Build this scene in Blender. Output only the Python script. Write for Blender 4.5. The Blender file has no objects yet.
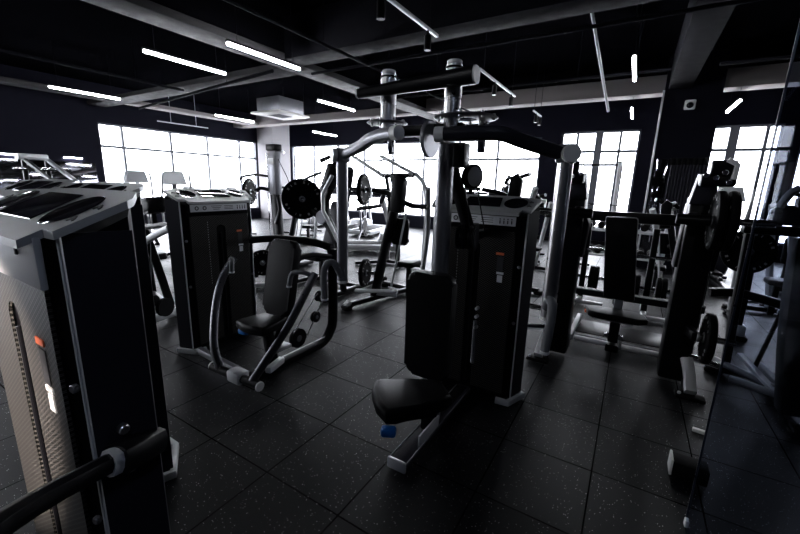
import bpy, bmesh, math, random
from mathutils import Vector, Matrix
random.seed(7)
sc = bpy.context.scene
COL = sc.collection
PI = math.pi
V = Vector

# ------------------------------------------------------------------ materials
def nt(name):
    m = bpy.data.materials.new(name); m.use_nodes = True
    t = m.node_tree; b = t.nodes.get('Principled BSDF')
    return m, t, b
def mat(name, col, rough=.5, metal=0., noise=0., nscale=30., spec=.5, coat=0.):
    m, t, b = nt(name)
    c = (*col, 1)
    b.inputs['Base Color'].default_value = c
    b.inputs['Roughness'].default_value = rough
    b.inputs['Metallic'].default_value = metal
    b.inputs['Specular IOR Level'].default_value = spec
    b.inputs['Coat Weight'].default_value = coat
    tc = t.nodes.new('ShaderNodeTexCoord')
    n = t.nodes.new('ShaderNodeTexNoise'); n.inputs['Scale'].default_value = nscale; n.inputs['Detail'].default_value = 3
    t.links.new(tc.outputs['Object'], n.inputs['Vector'])
    r = t.nodes.new('ShaderNodeMapRange')
    r.inputs['To Min'].default_value = max(.02, rough - .08 - noise); r.inputs['To Max'].default_value = min(1, rough + .08 + noise)
    t.links.new(n.outputs['Fac'], r.inputs['Value']); t.links.new(r.outputs['Result'], b.inputs['Roughness'])
    if noise > 0:
        bp = t.nodes.new('ShaderNodeBump'); bp.inputs['Strength'].default_value = noise; bp.inputs['Distance'].default_value = .002
        t.links.new(n.outputs['Fac'], bp.inputs['Height']); t.links.new(bp.outputs['Normal'], b.inputs['Normal'])
    return m
def emis(name, col, s):
    m, t, b = nt(name)
    b.inputs['Base Color'].default_value = (.8, .8, .8, 1)
    b.inputs['Emission Color'].default_value = (*col, 1); b.inputs['Emission Strength'].default_value = s
    return m
def mth(t, op, a, b=None):
    n = t.nodes.new('ShaderNodeMath'); n.operation = op
    for i, v in enumerate((a, b)):
        if v is None: continue
        if isinstance(v, (int, float)): n.inputs[i].default_value = v
        else: t.links.new(v, n.inputs[i])
    return n.outputs[0]
def floor_mat():
    m, t, b = nt('rubber_floor')
    tc = t.nodes.new('ShaderNodeTexCoord'); sp = t.nodes.new('ShaderNodeSeparateXYZ')
    t.links.new(tc.outputs['Object'], sp.inputs[0])
    def edge(o):
        f = mth(t, 'FRACT', mth(t, 'MULTIPLY', mth(t, 'ADD', o[0], o[1]), 2.0))
        return mth(t, 'MINIMUM', f, mth(t, 'SUBTRACT', 1.0, f))
    e = mth(t, 'MINIMUM', edge((sp.outputs[0], 40.0)), edge((sp.outputs[1], 40.0 - .145)))
    seam = mth(t, 'LESS_THAN', e, .008)
    vo = t.nodes.new('ShaderNodeTexVoronoi'); vo.inputs['Scale'].default_value = 100; vo.inputs['Randomness'].default_value = 1
    t.links.new(tc.outputs['Object'], vo.inputs['Vector'])
    sx = t.nodes.new('ShaderNodeSeparateColor'); t.links.new(vo.outputs['Color'], sx.inputs[0])
    pick = mth(t, 'LESS_THAN', sx.outputs[0], .40)
    size = mth(t, 'ADD', mth(t, 'MULTIPLY', sx.outputs[1], .12), .05)
    fleck = mth(t, 'MULTIPLY', pick, mth(t, 'LESS_THAN', vo.outputs['Distance'], size))
    fleck = mth(t, 'MULTIPLY', fleck, mth(t, 'SUBTRACT', 1.0, seam))
    no = t.nodes.new('ShaderNodeTexNoise'); no.inputs['Scale'].default_value = 1.3; no.inputs['Detail'].default_value = 5
    t.links.new(tc.outputs['Object'], no.inputs['Vector'])
    br = t.nodes.new('ShaderNodeTexWhiteNoise'); br.noise_dimensions = '2D'
    fl = t.nodes.new('ShaderNodeVectorMath'); fl.operation = 'FLOOR'
    sc2 = t.nodes.new('ShaderNodeVectorMath'); sc2.operation = 'MULTIPLY_ADD'
    sc2.inputs[1].default_value = (2, 2, 0); sc2.inputs[2].default_value = (80, 79.71, 0)
    t.links.new(tc.outputs['Object'], sc2.inputs[0]); t.links.new(sc2.outputs[0], fl.inputs[0]); t.links.new(fl.outputs[0], br.inputs['Vector'])
    base = t.nodes.new('ShaderNodeMixRGB'); base.inputs[1].default_value = (.0018, .002, .0028, 1); base.inputs[2].default_value = (.0042, .0046, .0066, 1)
    t.links.new(mth(t, 'ADD', mth(t, 'MULTIPLY', no.outputs['Fac'], .5), mth(t, 'MULTIPLY', br.outputs['Value'], .4)), base.inputs[0])
    m1 = t.nodes.new('ShaderNodeMixRGB'); m1.inputs[2].default_value = (.92, .92, .94, 1)
    t.links.new(fleck, m1.inputs[0]); t.links.new(base.outputs[0], m1.inputs[1])
    m2 = t.nodes.new('ShaderNodeMixRGB'); m2.inputs[2].default_value = (.002, .002, .002, 1)
    t.links.new(seam, m2.inputs[0]); t.links.new(m1.outputs[0], m2.inputs[1]); t.links.new(m2.outputs[0], b.inputs['Base Color'])
    t.links.new(mth(t, 'ADD', mth(t, 'MULTIPLY', no.outputs['Fac'], .22), mth(t, 'ADD', mth(t, 'MULTIPLY', br.outputs['Value'], .06), .34)), b.inputs['Roughness'])
    t.links.new(mth(t, 'MULTIPLY', mth(t, 'SUBTRACT', 1.0, seam), mth(t, 'ADD', .15, mth(t, 'MULTIPLY', br.outputs['Value'], .12))), b.inputs['Specular IOR Level'])
    bp = t.nodes.new('ShaderNodeBump'); bp.inputs['Strength'].default_value = .5; bp.inputs['Distance'].default_value = .004
    n2 = t.nodes.new('ShaderNodeTexNoise'); n2.inputs['Scale'].default_value = 260; t.links.new(tc.outputs['Object'], n2.inputs['Vector'])
    t.links.new(mth(t, 'SUBTRACT', mth(t, 'MULTIPLY', n2.outputs['Fac'], .25), seam), bp.inputs['Height'])
    t.links.new(bp.outputs['Normal'], b.inputs['Normal'])
    return m
def perf_mat():
    m, t, b = nt('perforated_steel')
    tc = t.nodes.new('ShaderNodeTexCoord'); sp = t.nodes.new('ShaderNodeSeparateXYZ')
    t.links.new(tc.outputs['Object'], sp.inputs[0])
    S = 44.0
    def cell(ox, oz):
        fx = mth(t, 'SUBTRACT', mth(t, 'FRACT', mth(t, 'ADD', mth(t, 'MULTIPLY', sp.outputs[0], S), 100 + ox)), .5)
        fz = mth(t, 'SUBTRACT', mth(t, 'FRACT', mth(t, 'ADD', mth(t, 'MULTIPLY', sp.outputs[2], S * 1.45), 100 + oz)), .5)
        fz = mth(t, 'MULTIPLY', fz, 1.0)
        return mth(t, 'ADD', mth(t, 'MULTIPLY', fx, fx), mth(t, 'MULTIPLY', fz, fz))
    h = mth(t, 'LESS_THAN', mth(t, 'MINIMUM', cell(0, 0), cell(.5, .5)), .105)
    mx = t.nodes.new('ShaderNodeMixRGB'); mx.inputs[1].default_value = (.085, .081, .077, 1); mx.inputs[2].default_value = (.004, .004, .004, 1)
    t.links.new(h, mx.inputs[0]); t.links.new(mx.outputs[0], b.inputs['Base Color'])
    b.inputs['Metallic'].default_value = .3; b.inputs['Roughness'].default_value = .38; b.inputs['Specular IOR Level'].default_value = .2
    return m
def glassy(name, tint, gloss, rough=.0):
    m = bpy.data.materials.new(name); m.use_nodes = True; t = m.node_tree; t.nodes.clear()
    o = t.nodes.new('ShaderNodeOutputMaterial'); mx = t.nodes.new('ShaderNodeMixShader')
    tr = t.nodes.new('ShaderNodeBsdfTransparent'); tr.inputs[0].default_value = (*tint, 1)
    g = t.nodes.new('ShaderNodeBsdfGlossy'); g.inputs['Roughness'].default_value = rough; g.inputs['Color'].default_value = (.9, .93, 1, 1)
    mx.inputs[0].default_value = gloss
    t.links.new(tr.outputs[0], mx.inputs[1]); t.links.new(g.outputs[0], mx.inputs[2]); t.links.new(mx.outputs[0], o.inputs[0])
    return m
M = dict(
    floor=floor_mat(), perf=perf_mat(),
    ceil=mat('ceiling_black', (.0022, .0022, .0030), .9, spec=0.0),
    wall=mat('wall_navy_black', (.0052, .0052, .0105), .65, noise=.1, spec=0.05),
    walldark=mat('wall_charcoal', (.006, .006, .010), .75, spec=0.03),
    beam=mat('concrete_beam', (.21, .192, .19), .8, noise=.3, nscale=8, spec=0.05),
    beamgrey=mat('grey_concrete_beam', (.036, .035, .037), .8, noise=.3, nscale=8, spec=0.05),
    beamdark=mat('painted_beam', (.006, .006, .008), .8, noise=.2, nscale=8, spec=0.02),
    column=mat('grey_column', (.24, .23, .24), .7, spec=0.2),
    frame=mat('window_frame', (.10, .105, .125), .5),
    black=mat('black_powder_coat', (.0032, .0032, .0042), .34, noise=.02, nscale=300, spec=0.15),
    panel=mat('black_panel', (.0022, .0022, .003), .34, spec=0.09),
    side=mat('dark_side_panel', (.016, .016, .023), .40, spec=0.2),
    rubber=mat('black_rubber', (.005, .005, .005), .7, spec=0.08),
    vinyl=mat('black_vinyl', (.003, .003, .0038), .45, noise=.06, nscale=240, spec=0.09),
    steel=mat('brushed_steel', (.55, .55, .56), .30, metal=1.),
    gun=mat('gunmetal_tube', (.22, .22, .24), .34, metal=.6),
    gundark=mat('dark_gunmetal', (.075, .075, .085), .30, metal=.6),
    silver=mat('silver_paint', (.70, .71, .73), .38, metal=.3),
    grey=mat('grey_paint', (.52, .53, .55), .42, metal=.1),
    top=mat('grey_top_plate', (.40, .41, .42), .40, metal=.2),
    white=mat('white_cap', (.88, .88, .86), .4),
    placard=mat('placard_grey', (.80, .81, .84), .5, spec=0.4),
    ink=mat('dark_print', (.03, .03, .035), .6),
    blue=mat('blue_plastic', (.01, .16, .55), .4),
    orange=mat('orange_label', (.75, .16, .06), .5),
    foam=mat('grey_foam', (.11, .115, .125), .6),
    iron=mat('cast_iron', (.0045, .0045, .005), .55, noise=.02, nscale=120, spec=0.02),
    letter=mat('plate_lettering', (.26, .26, .26), .5),
    screen=mat('black_tray', (.006, .006, .009), .08, coat=.5),
    acw=mat('ac_white', (.62, .60, .58), .5),
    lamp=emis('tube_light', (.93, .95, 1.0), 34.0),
    glass=glassy('window_glass', (.97, .98, 1.0), .04),
    tint=glassy('tinted_glass', (.62, .66, .74), .015),
    edge=mat('glass_edge', (.05, .055, .07), .3),
    mirror=mat('mirror', (.30, .30, .34), .03, metal=1.),
    chrome=mat('chrome', (.75, .75, .76), .12, metal=1.),
    outside=mat('pale_paving', (.75, .75, .75), .8),
    haze=mat('pale_building', (.62, .64, .67), .8),
)

# ------------------------------------------------------------------ mesh builder
def frame_from(d, up=V((0, 0, 1))):
    d = V(d).normalized(); up = V(up)
    if abs(d.dot(up)) > .985: up = V((0, 1, 0)) if abs(d.y) < .9 else V((1, 0, 0))
    x = up.cross(d).normalized(); y = d.cross(x).normalized()
    return x, y, d
def rrect(w, h, r, n=4):
    out = []
    for cx, cy, a in ((w/2-r, h/2-r, 0), (-w/2+r, h/2-r, PI/2), (-w/2+r, -h/2+r, PI), (w/2-r, -h/2+r, 1.5*PI)):
        for i in range(n+1):
            t = a + PI/2*i/n; out.append((cx+r*math.cos(t), cy+r*math.sin(t)))
    return out
def smooth_path(pts, k=5):
    pts = [V(p) for p in pts]
    if len(pts) < 3: return pts
    P = [2*pts[0]-pts[1]] + pts + [2*pts[-1]-pts[-2]]
    out = []
    for i in range(1, len(P)-2):
        a, b, c, d = P[i-1:i+3]
        for j in range(k):
            t = j/k
            out.append(.5*((2*b)+(c-a)*t+(2*a-5*b+4*c-d)*t*t+(3*b-a-3*c+d)*t**3))
    out.append(pts[-1]); return out
class MB:
    def __init__(s): s.bm = bmesh.new()
    def _merge(s, tb, mx=None):
        if mx: bmesh.ops.transform(tb, matrix=mx, verts=tb.verts)
        me = bpy.data.meshes.new('t'); tb.to_mesh(me); tb.free(); s.bm.from_mesh(me); bpy.data.meshes.remove(me)
        return s
    def box(s, c, size, bev=0., rot=(0, 0, 0), seg=2):
        tb = bmesh.new(); bmesh.ops.create_cube(tb, size=1)
        for v in tb.verts: v.co = V((v.co.x*size[0], v.co.y*size[1], v.co.z*size[2]))
        if bev > 0: bmesh.ops.bevel(tb, geom=list(tb.edges), offset=min(bev, min(size)*.45), segments=seg, affect='EDGES', profile=.5)
        mx = Matrix.Translation(V(c)) @ (Matrix.Rotation(rot[2], 4, 'Z') @ Matrix.Rotation(rot[1], 4, 'Y') @ Matrix.Rotation(rot[0], 4, 'X'))
        return s._merge(tb, mx)
    def beam(s, p, q, w, h, bev=.006, up=(0, 0, 1)):
        p, q = V(p), V(q); x, y, d = frame_from(q-p, up); L = (q-p).length
        tb = bmesh.new(); bmesh.ops.create_cube(tb, size=1)
        for v in tb.verts: v.co = V((v.co.x*w, v.co.y*h, v.co.z*L))
        if bev > 0: bmesh.ops.bevel(tb, geom=list(tb.edges), offset=min(bev, min(w, h, L)*.4), segments=2, affect='EDGES', profile=.5)
        R = Matrix((x, y, d)).transposed().to_4x4()
        return s._merge(tb, Matrix.Translation((p+q)/2) @ R)
    def sweep(s, pts, poly, up=(0, 0, 1), closed_caps=True):
        pts = [V(p) for p in pts]; rings = []; n = len(poly); bm = s.bm; px = None
        for i, p in enumerate(pts):
            d = (pts[min(i+1, len(pts)-1)] - pts[max(i-1, 0)]).normalized()
            if px is None: x, y, d = frame_from(d, up)
            else:
                x = (px - d*px.dot(d)).normalized(); y = d.cross(x)
            px = x
            rings.append([bm.verts.new(p + x*a + y*b) for a, b in poly])
        for a, b in zip(rings, rings[1:]):
            for i in range(n):
                j = (i+1) % n; bm.faces.new((a[i], a[j], b[j], b[i]))
        if closed_caps: bm.faces.new(rings[0][::-1]); bm.faces.new(rings[-1])
        return s
    def tube(s, pts, r, n=12, k=0, ry=None, up=(0, 0, 1)):
        if k: pts = smooth_path(pts, k)
        ry = ry or r
        return s.sweep(pts, [(r*math.cos(2*PI*i/n), ry*math.sin(2*PI*i/n)) for i in range(n)], up)
    def rtube(s, pts, w, h, r=.012, k=0, up=(0, 0, 1)):
        if k: pts = smooth_path(pts, k)
        return s.sweep(pts, rrect(w, h, r, 2), up)
    def lathe(s, c, axis, prof, n=28):
        x, y, d = frame_from(axis); c = V(c); bm = s.bm; rings = []
        for r, h in prof:
            if r < 1e-6: rings.append([bm.verts.new(c+d*h)])
            else: rings.append([bm.verts.new(c+d*h+(x*math.cos(2*PI*i/n)+y*math.sin(2*PI*i/n))*r) for i in range(n)])
        for a, b in zip(rings, rings[1:]):
            for i in range(n):
                j = (i+1) % n
                if len(a) == 1 and len(b) == 1: continue
                if len(a) == 1: bm.faces.new((a[0], b[j], b[i]))
                elif len(b) == 1: bm.faces.new((a[i], a[j], b[0]))
                else: bm.faces.new((a[i], a[j], b[j], b[i]))
        return s
    def cyl(s, p, q, r, n=20, bev=.003, r2=None):
        p, q = V(p), V(q); L = (q-p).length; r2 = r if r2 is None else r2; bev = min(bev, L*.3, r*.4)
        return s.lathe(p, q-p, [(0, 0), (r-bev, 0), (r, bev), (r2, L-bev), (r2-bev, L), (0, L)], n)
    def prism(s, poly, o, ux, uy, depth, bev=0., seg=2):
        ux, uy, o = V(ux).normalized(), V(uy).normalized(), V(o); nz = ux.cross(uy)
        tb = bmesh.new()
        a = [tb.verts.new(o+ux*p[0]+uy*p[1]) for p in poly]; b = [tb.verts.new(v.co+nz*depth) for v in a]
        n = len(a); tb.faces.new(a[::-1]); tb.faces.new(b); 
        for i in range(n):
            j = (i+1) % n; tb.faces.new((a[i], a[j], b[j], b[i]))
        if bev > 0:
            es = [e for e in tb.edges if (e.verts[0] in a) == (e.verts[1] in a)]
            bmesh.ops.bevel(tb, geom=es, offset=bev, segments=seg, affect='EDGES', profile=.5)
        return s._merge(tb)
    def torus(s, c, axis, R, r, n=36, m=8, a0=0, a1=2*PI):
        x, y, d = frame_from(axis); c = V(c)
        full = abs(a1-a0-2*PI) < 1e-6; rings = []
        cnt = n if full else n+1
        for i in range(cnt):
            t = a0+(a1-a0)*i/n; e = x*math.cos(t)+y*math.sin(t)
            rings.append([s.bm.verts.new(c+e*(R+r*math.cos(2*PI*j/m))+d*(r*math.sin(2*PI*j/m))) for j in range(m)])
        pairs = list(zip(rings, rings[1:])) + ([(rings[-1], rings[0])] if full else [])
        for a, b in pairs:
            for j in range(m):
                k = (j+1) % m; s.bm.faces.new((a[j], b[j], b[k], a[k]))
        if not full: s.bm.faces.new(rings[0]); s.bm.faces.new(rings[-1][::-1])
        return s
    def build(s, name, m, parent=None, **props):
        bm = s.bm; bmesh.ops.recalc_face_normals(bm, faces=bm.faces)
        for f in bm.faces: f.smooth = True
        for e in bm.edges:
            if len(e.link_faces) == 2 and e.calc_face_angle(0) > .62: e.smooth = False
        me = bpy.data.meshes.new(name); bm.to_mesh(me); bm.free()
        me.materials.append(M[m] if isinstance(m, str) else m)
        o = bpy.data.objects.new(name, me); COL.objects.link(o)
        if parent: o.parent = parent
        for k_, v_ in props.items(): o[k_] = v_
        return o
def tag(o, label, cat, group=None, loc=None, rz=None):
    o['label'] = label; o['category'] = cat
    if group: o['group'] = group
    if loc is not None: o.location = loc
    if rz is not None: o.rotation_euler = (0, 0, rz)
    return o
def thing(name, label, cat, loc=(0, 0, 0), rz=0., group=None):
    o = bpy.data.objects.new(name, None); COL.objects.link(o); o.empty_display_size = .1
    return tag(o, label, cat, group, loc, rz)
def copy_thing(root, label, loc, rz=0., group=None):
    def cp(o, par):
        c = o.copy(); COL.objects.link(c); c.parent = par
        for ch in [x for x in o.children]: cp(ch, c)
        return c
    r = cp(root, None); tag(r, label, root['category'], group or root.get('group'), loc, rz)
    return r
def struct(name, mb, m, parent=None):
    o = mb.build(name, m, parent)
    if parent is None: o['kind'] = 'structure'
    return o
# ------------------------------------------------------------------ room
XL, XR, YF, YB, ZC = -13.0, 5.0, -4.5, 12.0, 4.0
struct('floor', MB().box(((XL+XR)/2, (YF+YB)/2, -.05), (XR-XL+.6, YB-YF+.6, .1)), 'floor')
fl = bpy.data.objects['floor']
struct('ceiling', MB().box(((XL+XR)/2, (YF+YB)/2, ZC+.1), (XR-XL+.6, YB-YF+.6, .2)), 'ceil')
T_ = .25
# left wall with opening Y 5.05..10.3, z .45..2.97
w = MB()
w.box((XL-T_/2, (YF-3.9)/2, ZC/2), (T_, -3.9-YF, ZC)).box((XL-T_/2, (.9+5.03)/2, ZC/2), (T_, 5.03-.9, ZC)).box((XL-T_/2, -1.5, .2), (T_, 4.8, .4)).box((XL-T_/2, -1.5, (2.98+ZC)/2), (T_, 4.8, ZC-2.98)).box((XL-T_/2, (10.32+YB+T_)/2, ZC/2), (T_, YB+T_-10.32, ZC))
w.box((XL-T_/2, 7.675, .2), (T_, 5.29, .4)).box((XL-T_/2, 7.675, (2.98+ZC)/2), (T_, 5.29, ZC-2.98))
struct('wall_left', w, 'wall')
w = MB()
ops = [(-12.95, -2.55, .4, 2.99), (-2.02, -.10, .4, 3.10), (1.36, 2.62, .4, 3.10), (2.93, 4.55, .4, 3.10)]
px = XL
for a, b, z0, z1 in ops:
    w.box(((px+a)/2, YB+T_/2, ZC/2), (a-px, T_, ZC)); px = b
    w.box(((a+b)/2, YB+T_/2, z0/2), (b-a, T_, z0)); w.box(((a+b)/2, YB+T_/2, (z1+ZC)/2), (b-a, T_, ZC-z1))
w.box(((px+XR)/2, YB+T_/2, ZC/2), (XR-px, T_, ZC))
struct('wall_back', w, 'wall')
struct('wall_right', MB().box((XR+T_/2, (YF+YB)/2, ZC/2), (T_, YB-YF, ZC)), 'wall')
struct('wall_front', MB().box(((XL+XR)/2, YF-T_/2, ZC/2), (XR-XL, T_, ZC)), 'wall')
def window(n, along, fixed, a, b, z0, z1, mull, trans, t_from=None, fat=()):
    m = MB(); d = .07
    def bx(u0, u1, v0, v1, dd=d):
        if along == 'y': m.box((fixed, (u0+u1)/2, (v0+v1)/2), (dd, u1-u0, v1-v0))
        else: m.box(((u0+u1)/2, fixed, (v0+v1)/2), (u1-u0, dd, v1-v0))
    e = .05
    bx(a, a+e, z0, z1); bx(b-e, b, z0, z1); bx(a, b, z0, z0+e); bx(a, b, z1-e, z1)
    for u in mull: 
        h_ = .09 if u in fat else .032
        bx(u-h_, u+h_, z0, z1, d+.02)
    bx(t_from if t_from is not None else a, b, trans-.035, trans+.035)
    fr = struct('window_%d' % n, m, 'frame')
    g = MB()
    if along == 'y': g.box((fixed-.01, (a+b)/2, (z0+z1)/2), (.008, b-a-.06, z1-z0-.06))
    else: g.box(((a+b)/2, fixed+.01, (z0+z1)/2), (b-a-.06, .008, z1-z0-.06))
    g.build('pane', 'glass', fr)
window(1, 'y', XL-.09, 5.03, 10.32, .4, 2.98, [5.64, 7.02, 8.27, 9.55], 2.35)
window(6, 'y', XL-.09, -3.9, .9, .4, 2.98, [-2.7, -1.5, -.3], 2.35)  # unseen window, added so its light reflects in the nearest tower's front
window(2, 'x', YB+.09, -12.95, -2.55, .4, 2.99, [-12.95+1.30*k for k in range(1, 8)], 2.38, t_from=-9.05)
window(3, 'x', YB+.09, -2.02, -.10, .4, 3.10, [-1.60, -1.06, -.55], 2.56, fat=(-1.06,))
window(4, 'x', YB+.09, 1.36, 2.62, .4, 3.10, [1.78, 2.36], 2.55, fat=(1.78,))
window(5, 'x', YB+.09, 2.93, 4.55, .4, 3.10, [3.75], 2.55)
# skirting
struct('baseboard_back', MB().box((-.0, YB-.01, .06), (9.9, .02, .12)), 'black')
struct('baseboard_left', MB().box((XL+.01, 0, .06), (.02, 8.9, .12)), 'black')
# outside: pale paved ground and low pale buildings across the street
o = struct('ground_outside', MB().box((-4, 12, -.6), (220, 220, .3)), 'outside')
# columns
struct('column_corner', MB().box((-12.55, 10.75, ZC/2), (.88, .86, ZC)), 'column')
struct('column_middle', MB().box((.635, 9.5, ZC/2), (.87, .8, ZC)), 'walldark')
struct('trim_1', MB().box((.185, 9.09, 1.7), (.035, .035, 3.4), .004), 'silver')
# beams
def beamx(n, x0, x1, y0, y1, z0, m, z1=ZC): struct(n, MB().box(((x0+x1)/2, (y0+y1)/2, (z0+z1)/2), (x1-x0, y1-y0, z1-z0), .01), m)
beamx('ceiling_beam', -5.45, -5.0, YF, YB, 3.4, 'beamgrey', 3.5)
beamx('ceiling_beam', -5.40, -5.05, YF, YB, 3.5, 'ceil')
beamx('ceiling_beam', -4.98, XR, 9.3, 9.7, 3.4, 'beam', 3.72)
beamx('ceiling_beam', -4.98, XR, 9.35, 9.7, 3.72, 'ceil')
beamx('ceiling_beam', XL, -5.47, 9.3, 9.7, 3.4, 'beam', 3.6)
beamx('ceiling_beam', -4.98, XR, 4.55, 4.95, 3.4, 'beamdark')
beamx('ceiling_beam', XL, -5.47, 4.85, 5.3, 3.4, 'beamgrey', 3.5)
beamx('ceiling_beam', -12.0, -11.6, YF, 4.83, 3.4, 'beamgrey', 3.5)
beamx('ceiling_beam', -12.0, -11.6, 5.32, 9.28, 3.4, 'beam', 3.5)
beamx('ceiling_beam', .25, .6, 4.97, 9.08, 3.4, 'beamdark')
beamx('ceiling_beam', -4.98, XR, -.3, .1, 3.4, 'beamdark')
# mirrors
tag(MB().box((XL+.02, 2.95, 1.0), (.03, 3.8, 1.72), .004).build('wall_mirror', 'mirror'), 'long mirror along the dark navy left wall, reflecting the windows', 'mirror')
tag(MB().box((.335, 9.08, 1.15), (.22, .03, 2.0), .004).build('wall_mirror', 'mirror'), 'narrow mirror strip on the middle column beside the pleated black curtain', 'mirror')
# pleated curtain on the middle column
def curtain():
    r = thing('curtain', 'black pleated curtain hanging from clips on the dark middle column', 'curtain', (.76, 9.06, 0))
    N = 96; m = MB(); bm = m.bm; rows = []
    for z in (.35, 1.2, 2.04):
        rows.append([bm.verts.new((-.3+.6*i/N, -.035+.022*math.sin(2*PI*i/8), z)) for i in range(N+1)])
    for a, b in zip(rows, rows[1:]):
        for i in range(N): bm.faces.new((a[i], a[i+1], b[i+1], b[i]))
    back = [[bm.verts.new((v.co.x, v.co.y+.008, v.co.z)) for v in rw] for rw in rows]
    for a, b in zip(back, back[1:]):
        for i in range(N): bm.faces.new((a[i+1], a[i], b[i], b[i+1]))
    m.build('drape', 'side', r)
    for k in range(7): MB().box((-.26+.085*k, -.035, 2.10), (.05, .03, .12), .006).build('clip', 'rubber', r)
    MB().cyl((-.3, -.03, 2.16), (.3, -.03, 2.16), .01).build('rail', 'black', r)
curtain()
# cctv camera
r = thing('security_camera', 'small white dome camera high on the dark middle column', 'camera', (.62, 9.1, 3.11))
MB().box((0, -.03, 0), (.17, .06, .17), .02).build('housing', 'white', r)
MB().lathe((.0, -.06, -.01), (0, -1, 0), [(.055, 0), (.052, .02), (.03, .045), (0, .052)]).build('lens', 'screen', r)
r = thing('security_camera', 'small round white camera on the grey corner column', 'camera', (-12.1, 10.75, 2.62))
MB().box((.04, 0, .05), (.08, .06, .05), .01).build('bracket', 'grey', r)
MB().lathe((.09, 0, .02), (0, 0, -1), [(0, 0), (.06, 0), (.062, .03), (.05, .07), (0, .10)]).build('housing', 'white', r)
# glass partition on the right
GX = .41
r = thing('glass_partition', 'tall dark tinted glass panel standing at the right edge', 'partition', (GX+.006, 0, 0))
MB().box((0, -.985, 1.7), (.008, 6.0, 3.4)).build('panel', 'tint', r)
MB().box((0, 2.0165, 1.7), (.008, .003, 3.4)).build('edge_strip', 'edge', r)
MB().box((0, 2.0, .02), (.016, .03, .035), .003).build('floor_clamp', 'white', r)
MB().box((0, -.985, 3.7), (.05, 6.0, .6)).build('head_panel', 'black', r)
# ------------------------------------------------------------------ tube lights
def tube_light(x, y, label, z=3.16):
    r = thing('tube_light', label, 'light', (x, y, z), 0, 'ceiling tube lights')
    MB().box((0, 0, .035), (.05, 1.2, .03), .006).build('housing', 'black', r)
    MB().box((0, 0, .0), (.042, 1.19, .038), .012).build('diffuser', 'lamp', r)
    for s in (-1, 1): MB().cyl((0, .45*s, .05), (0, .45*s, ZC-z), .004, 6, 0).build('hanger', 'black', r)
TL = [(-4.5, 3.8, 'longest-looking bright tube light beside the concrete beam, upper left'),
      (-5.78, 3.46, 'tube light hanging left of the long concrete beam'),
      (-9.8, 3.68, 'tube light nearest the dark left wall, over the grey towers'),
      (-9.67, 7.0, 'tube light in front of the left windows, beside the air conditioner'),
      (-5.8, 6.75, 'tube light right of the air conditioner'),
      (-.25, 6.45, 'tube light above the bench, left of the middle column'),
      (-.31, 9.95, 'small far tube light in front of the tall back window, left of the column'),
      (1.35, 9.85, 'tube light right of the middle column, pointing towards the back window'),
      (-9.5, 10.4, 'far tube light in front of the back windows near the corner column'),
      (-5.83, 10.5, 'far tube light seen under the black overhead roller')]
for x, y, l in TL: tube_light(x, y, l)
tube_light(1.75, 5.6, 'tube light at the top right beside the glass edge')
for x, y in ((-2.2, -1.4), (-5.8, -.2), (-9.8, .3), (.9, -.9)):  # unseen lamps, added to brighten the machines and put streaks on steel
    tube_light(x, y, 'added tube light outside the picture, brightening the machines')
for y, l in ((3.17, 'glowing strip imitating a lamp reflection on the dark left wall, at the picture edge'), (4.36, 'glowing strip imitating a lamp reflection on the dark left wall close to the window')):
    r = thing('reflection_strip', l, 'light', (XL+.02, y, 1.97));  # glowing strips stand in for lamps reflected in the wall, no real fixtures
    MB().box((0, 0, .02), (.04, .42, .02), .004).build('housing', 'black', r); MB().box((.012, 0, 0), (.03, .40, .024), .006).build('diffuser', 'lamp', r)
# pipes and rails
def pipe(p, q, rr, label, m='beamdark', hang=True, name='ceiling_pipe'):
    p, q = V(p), V(q); r = thing(name, label, 'pipe', tuple((p+q)/2)); c = (p+q)/2
    MB().cyl(p-c, q-c, rr, 10).build('tube', m, r)
    if hang:
        n = max(2, int((q-p).length/2.6))
        for i in range(n):
            a = p.lerp(q, (i+.5)/n)-c
            MB().cyl(a, (a.x, a.y, ZC-c.z), .006, 6, 0).build('hanger', m, r)
pipe((-3.78, -1, 3.3), (-3.72, 9.2, 3.3), .022, 'thin ceiling pipe running from the top edge towards the black roller')
pipe((-8.25, 1.2, 3.3), (-8.25, 4.8, 3.3), .025, 'thin ceiling pipe over the left wall of windows')
pipe((-4.9, 5.06, 3.3), (4.4, 5.02, 3.3), .022, 'long ceiling pipe crossing above the black roller')
pipe((-4.9, 7.15, 3.3), (.2, 7.2, 3.3), .024, 'ceiling pipe crossing in front of the pinkish concrete beam')
pipe((.75, 7.2, 3.3), (4.4, 7.3, 3.3), .024, 'ceiling pipe right of the dark middle column')
pipe((-11.5, 5.45, 3.3), (-5.5, 4.75, 3.34), .03, 'dark pipe beside the cross beam on the left')
pipe((-.72, 4.955, 3.58), (-.48, 6.2, 2.60), .018, 'thin slanting conduit hanging down above the bench', 'silver', False, 'conduit')
pipe((-11.95, 6.1, 3.1), (-11.9, 7.6, 3.1), .015, 'short thin rail hanging before the left windows', 'grey')
def track(y0, y1, label, n=2):
    r = thing('track_light', label, 'light', (-2.04, (y0+y1)/2, 3.1), 0, 'black spotlight tracks'); L = y1-y0
    MB().box((0, 0, 0), (.03, L, .03), .004).build('rail', 'grey', r)
    for i in range(n):
        yy = -L/2+L*(i+.75)/n
        h = MB().cyl((0, yy, -.01), (0, yy, -.06), .012, 10).build('stem', 'black', r)
        MB().cyl((0, yy, -.06), (0, yy, -.2), .035, 14).build('spot', 'black', r)
    for s in (-1, 1): MB().cyl((0, s*L*.4, .01), (0, s*L*.4, ZC-3.1), .005, 6, 0).build('hanger', 'black', r)
track(2.3, 4.0, 'spotlight track at the top edge above the pec fly machine')
track(5.3, 7.1, 'spotlight track just right of the black roller end')
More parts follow.
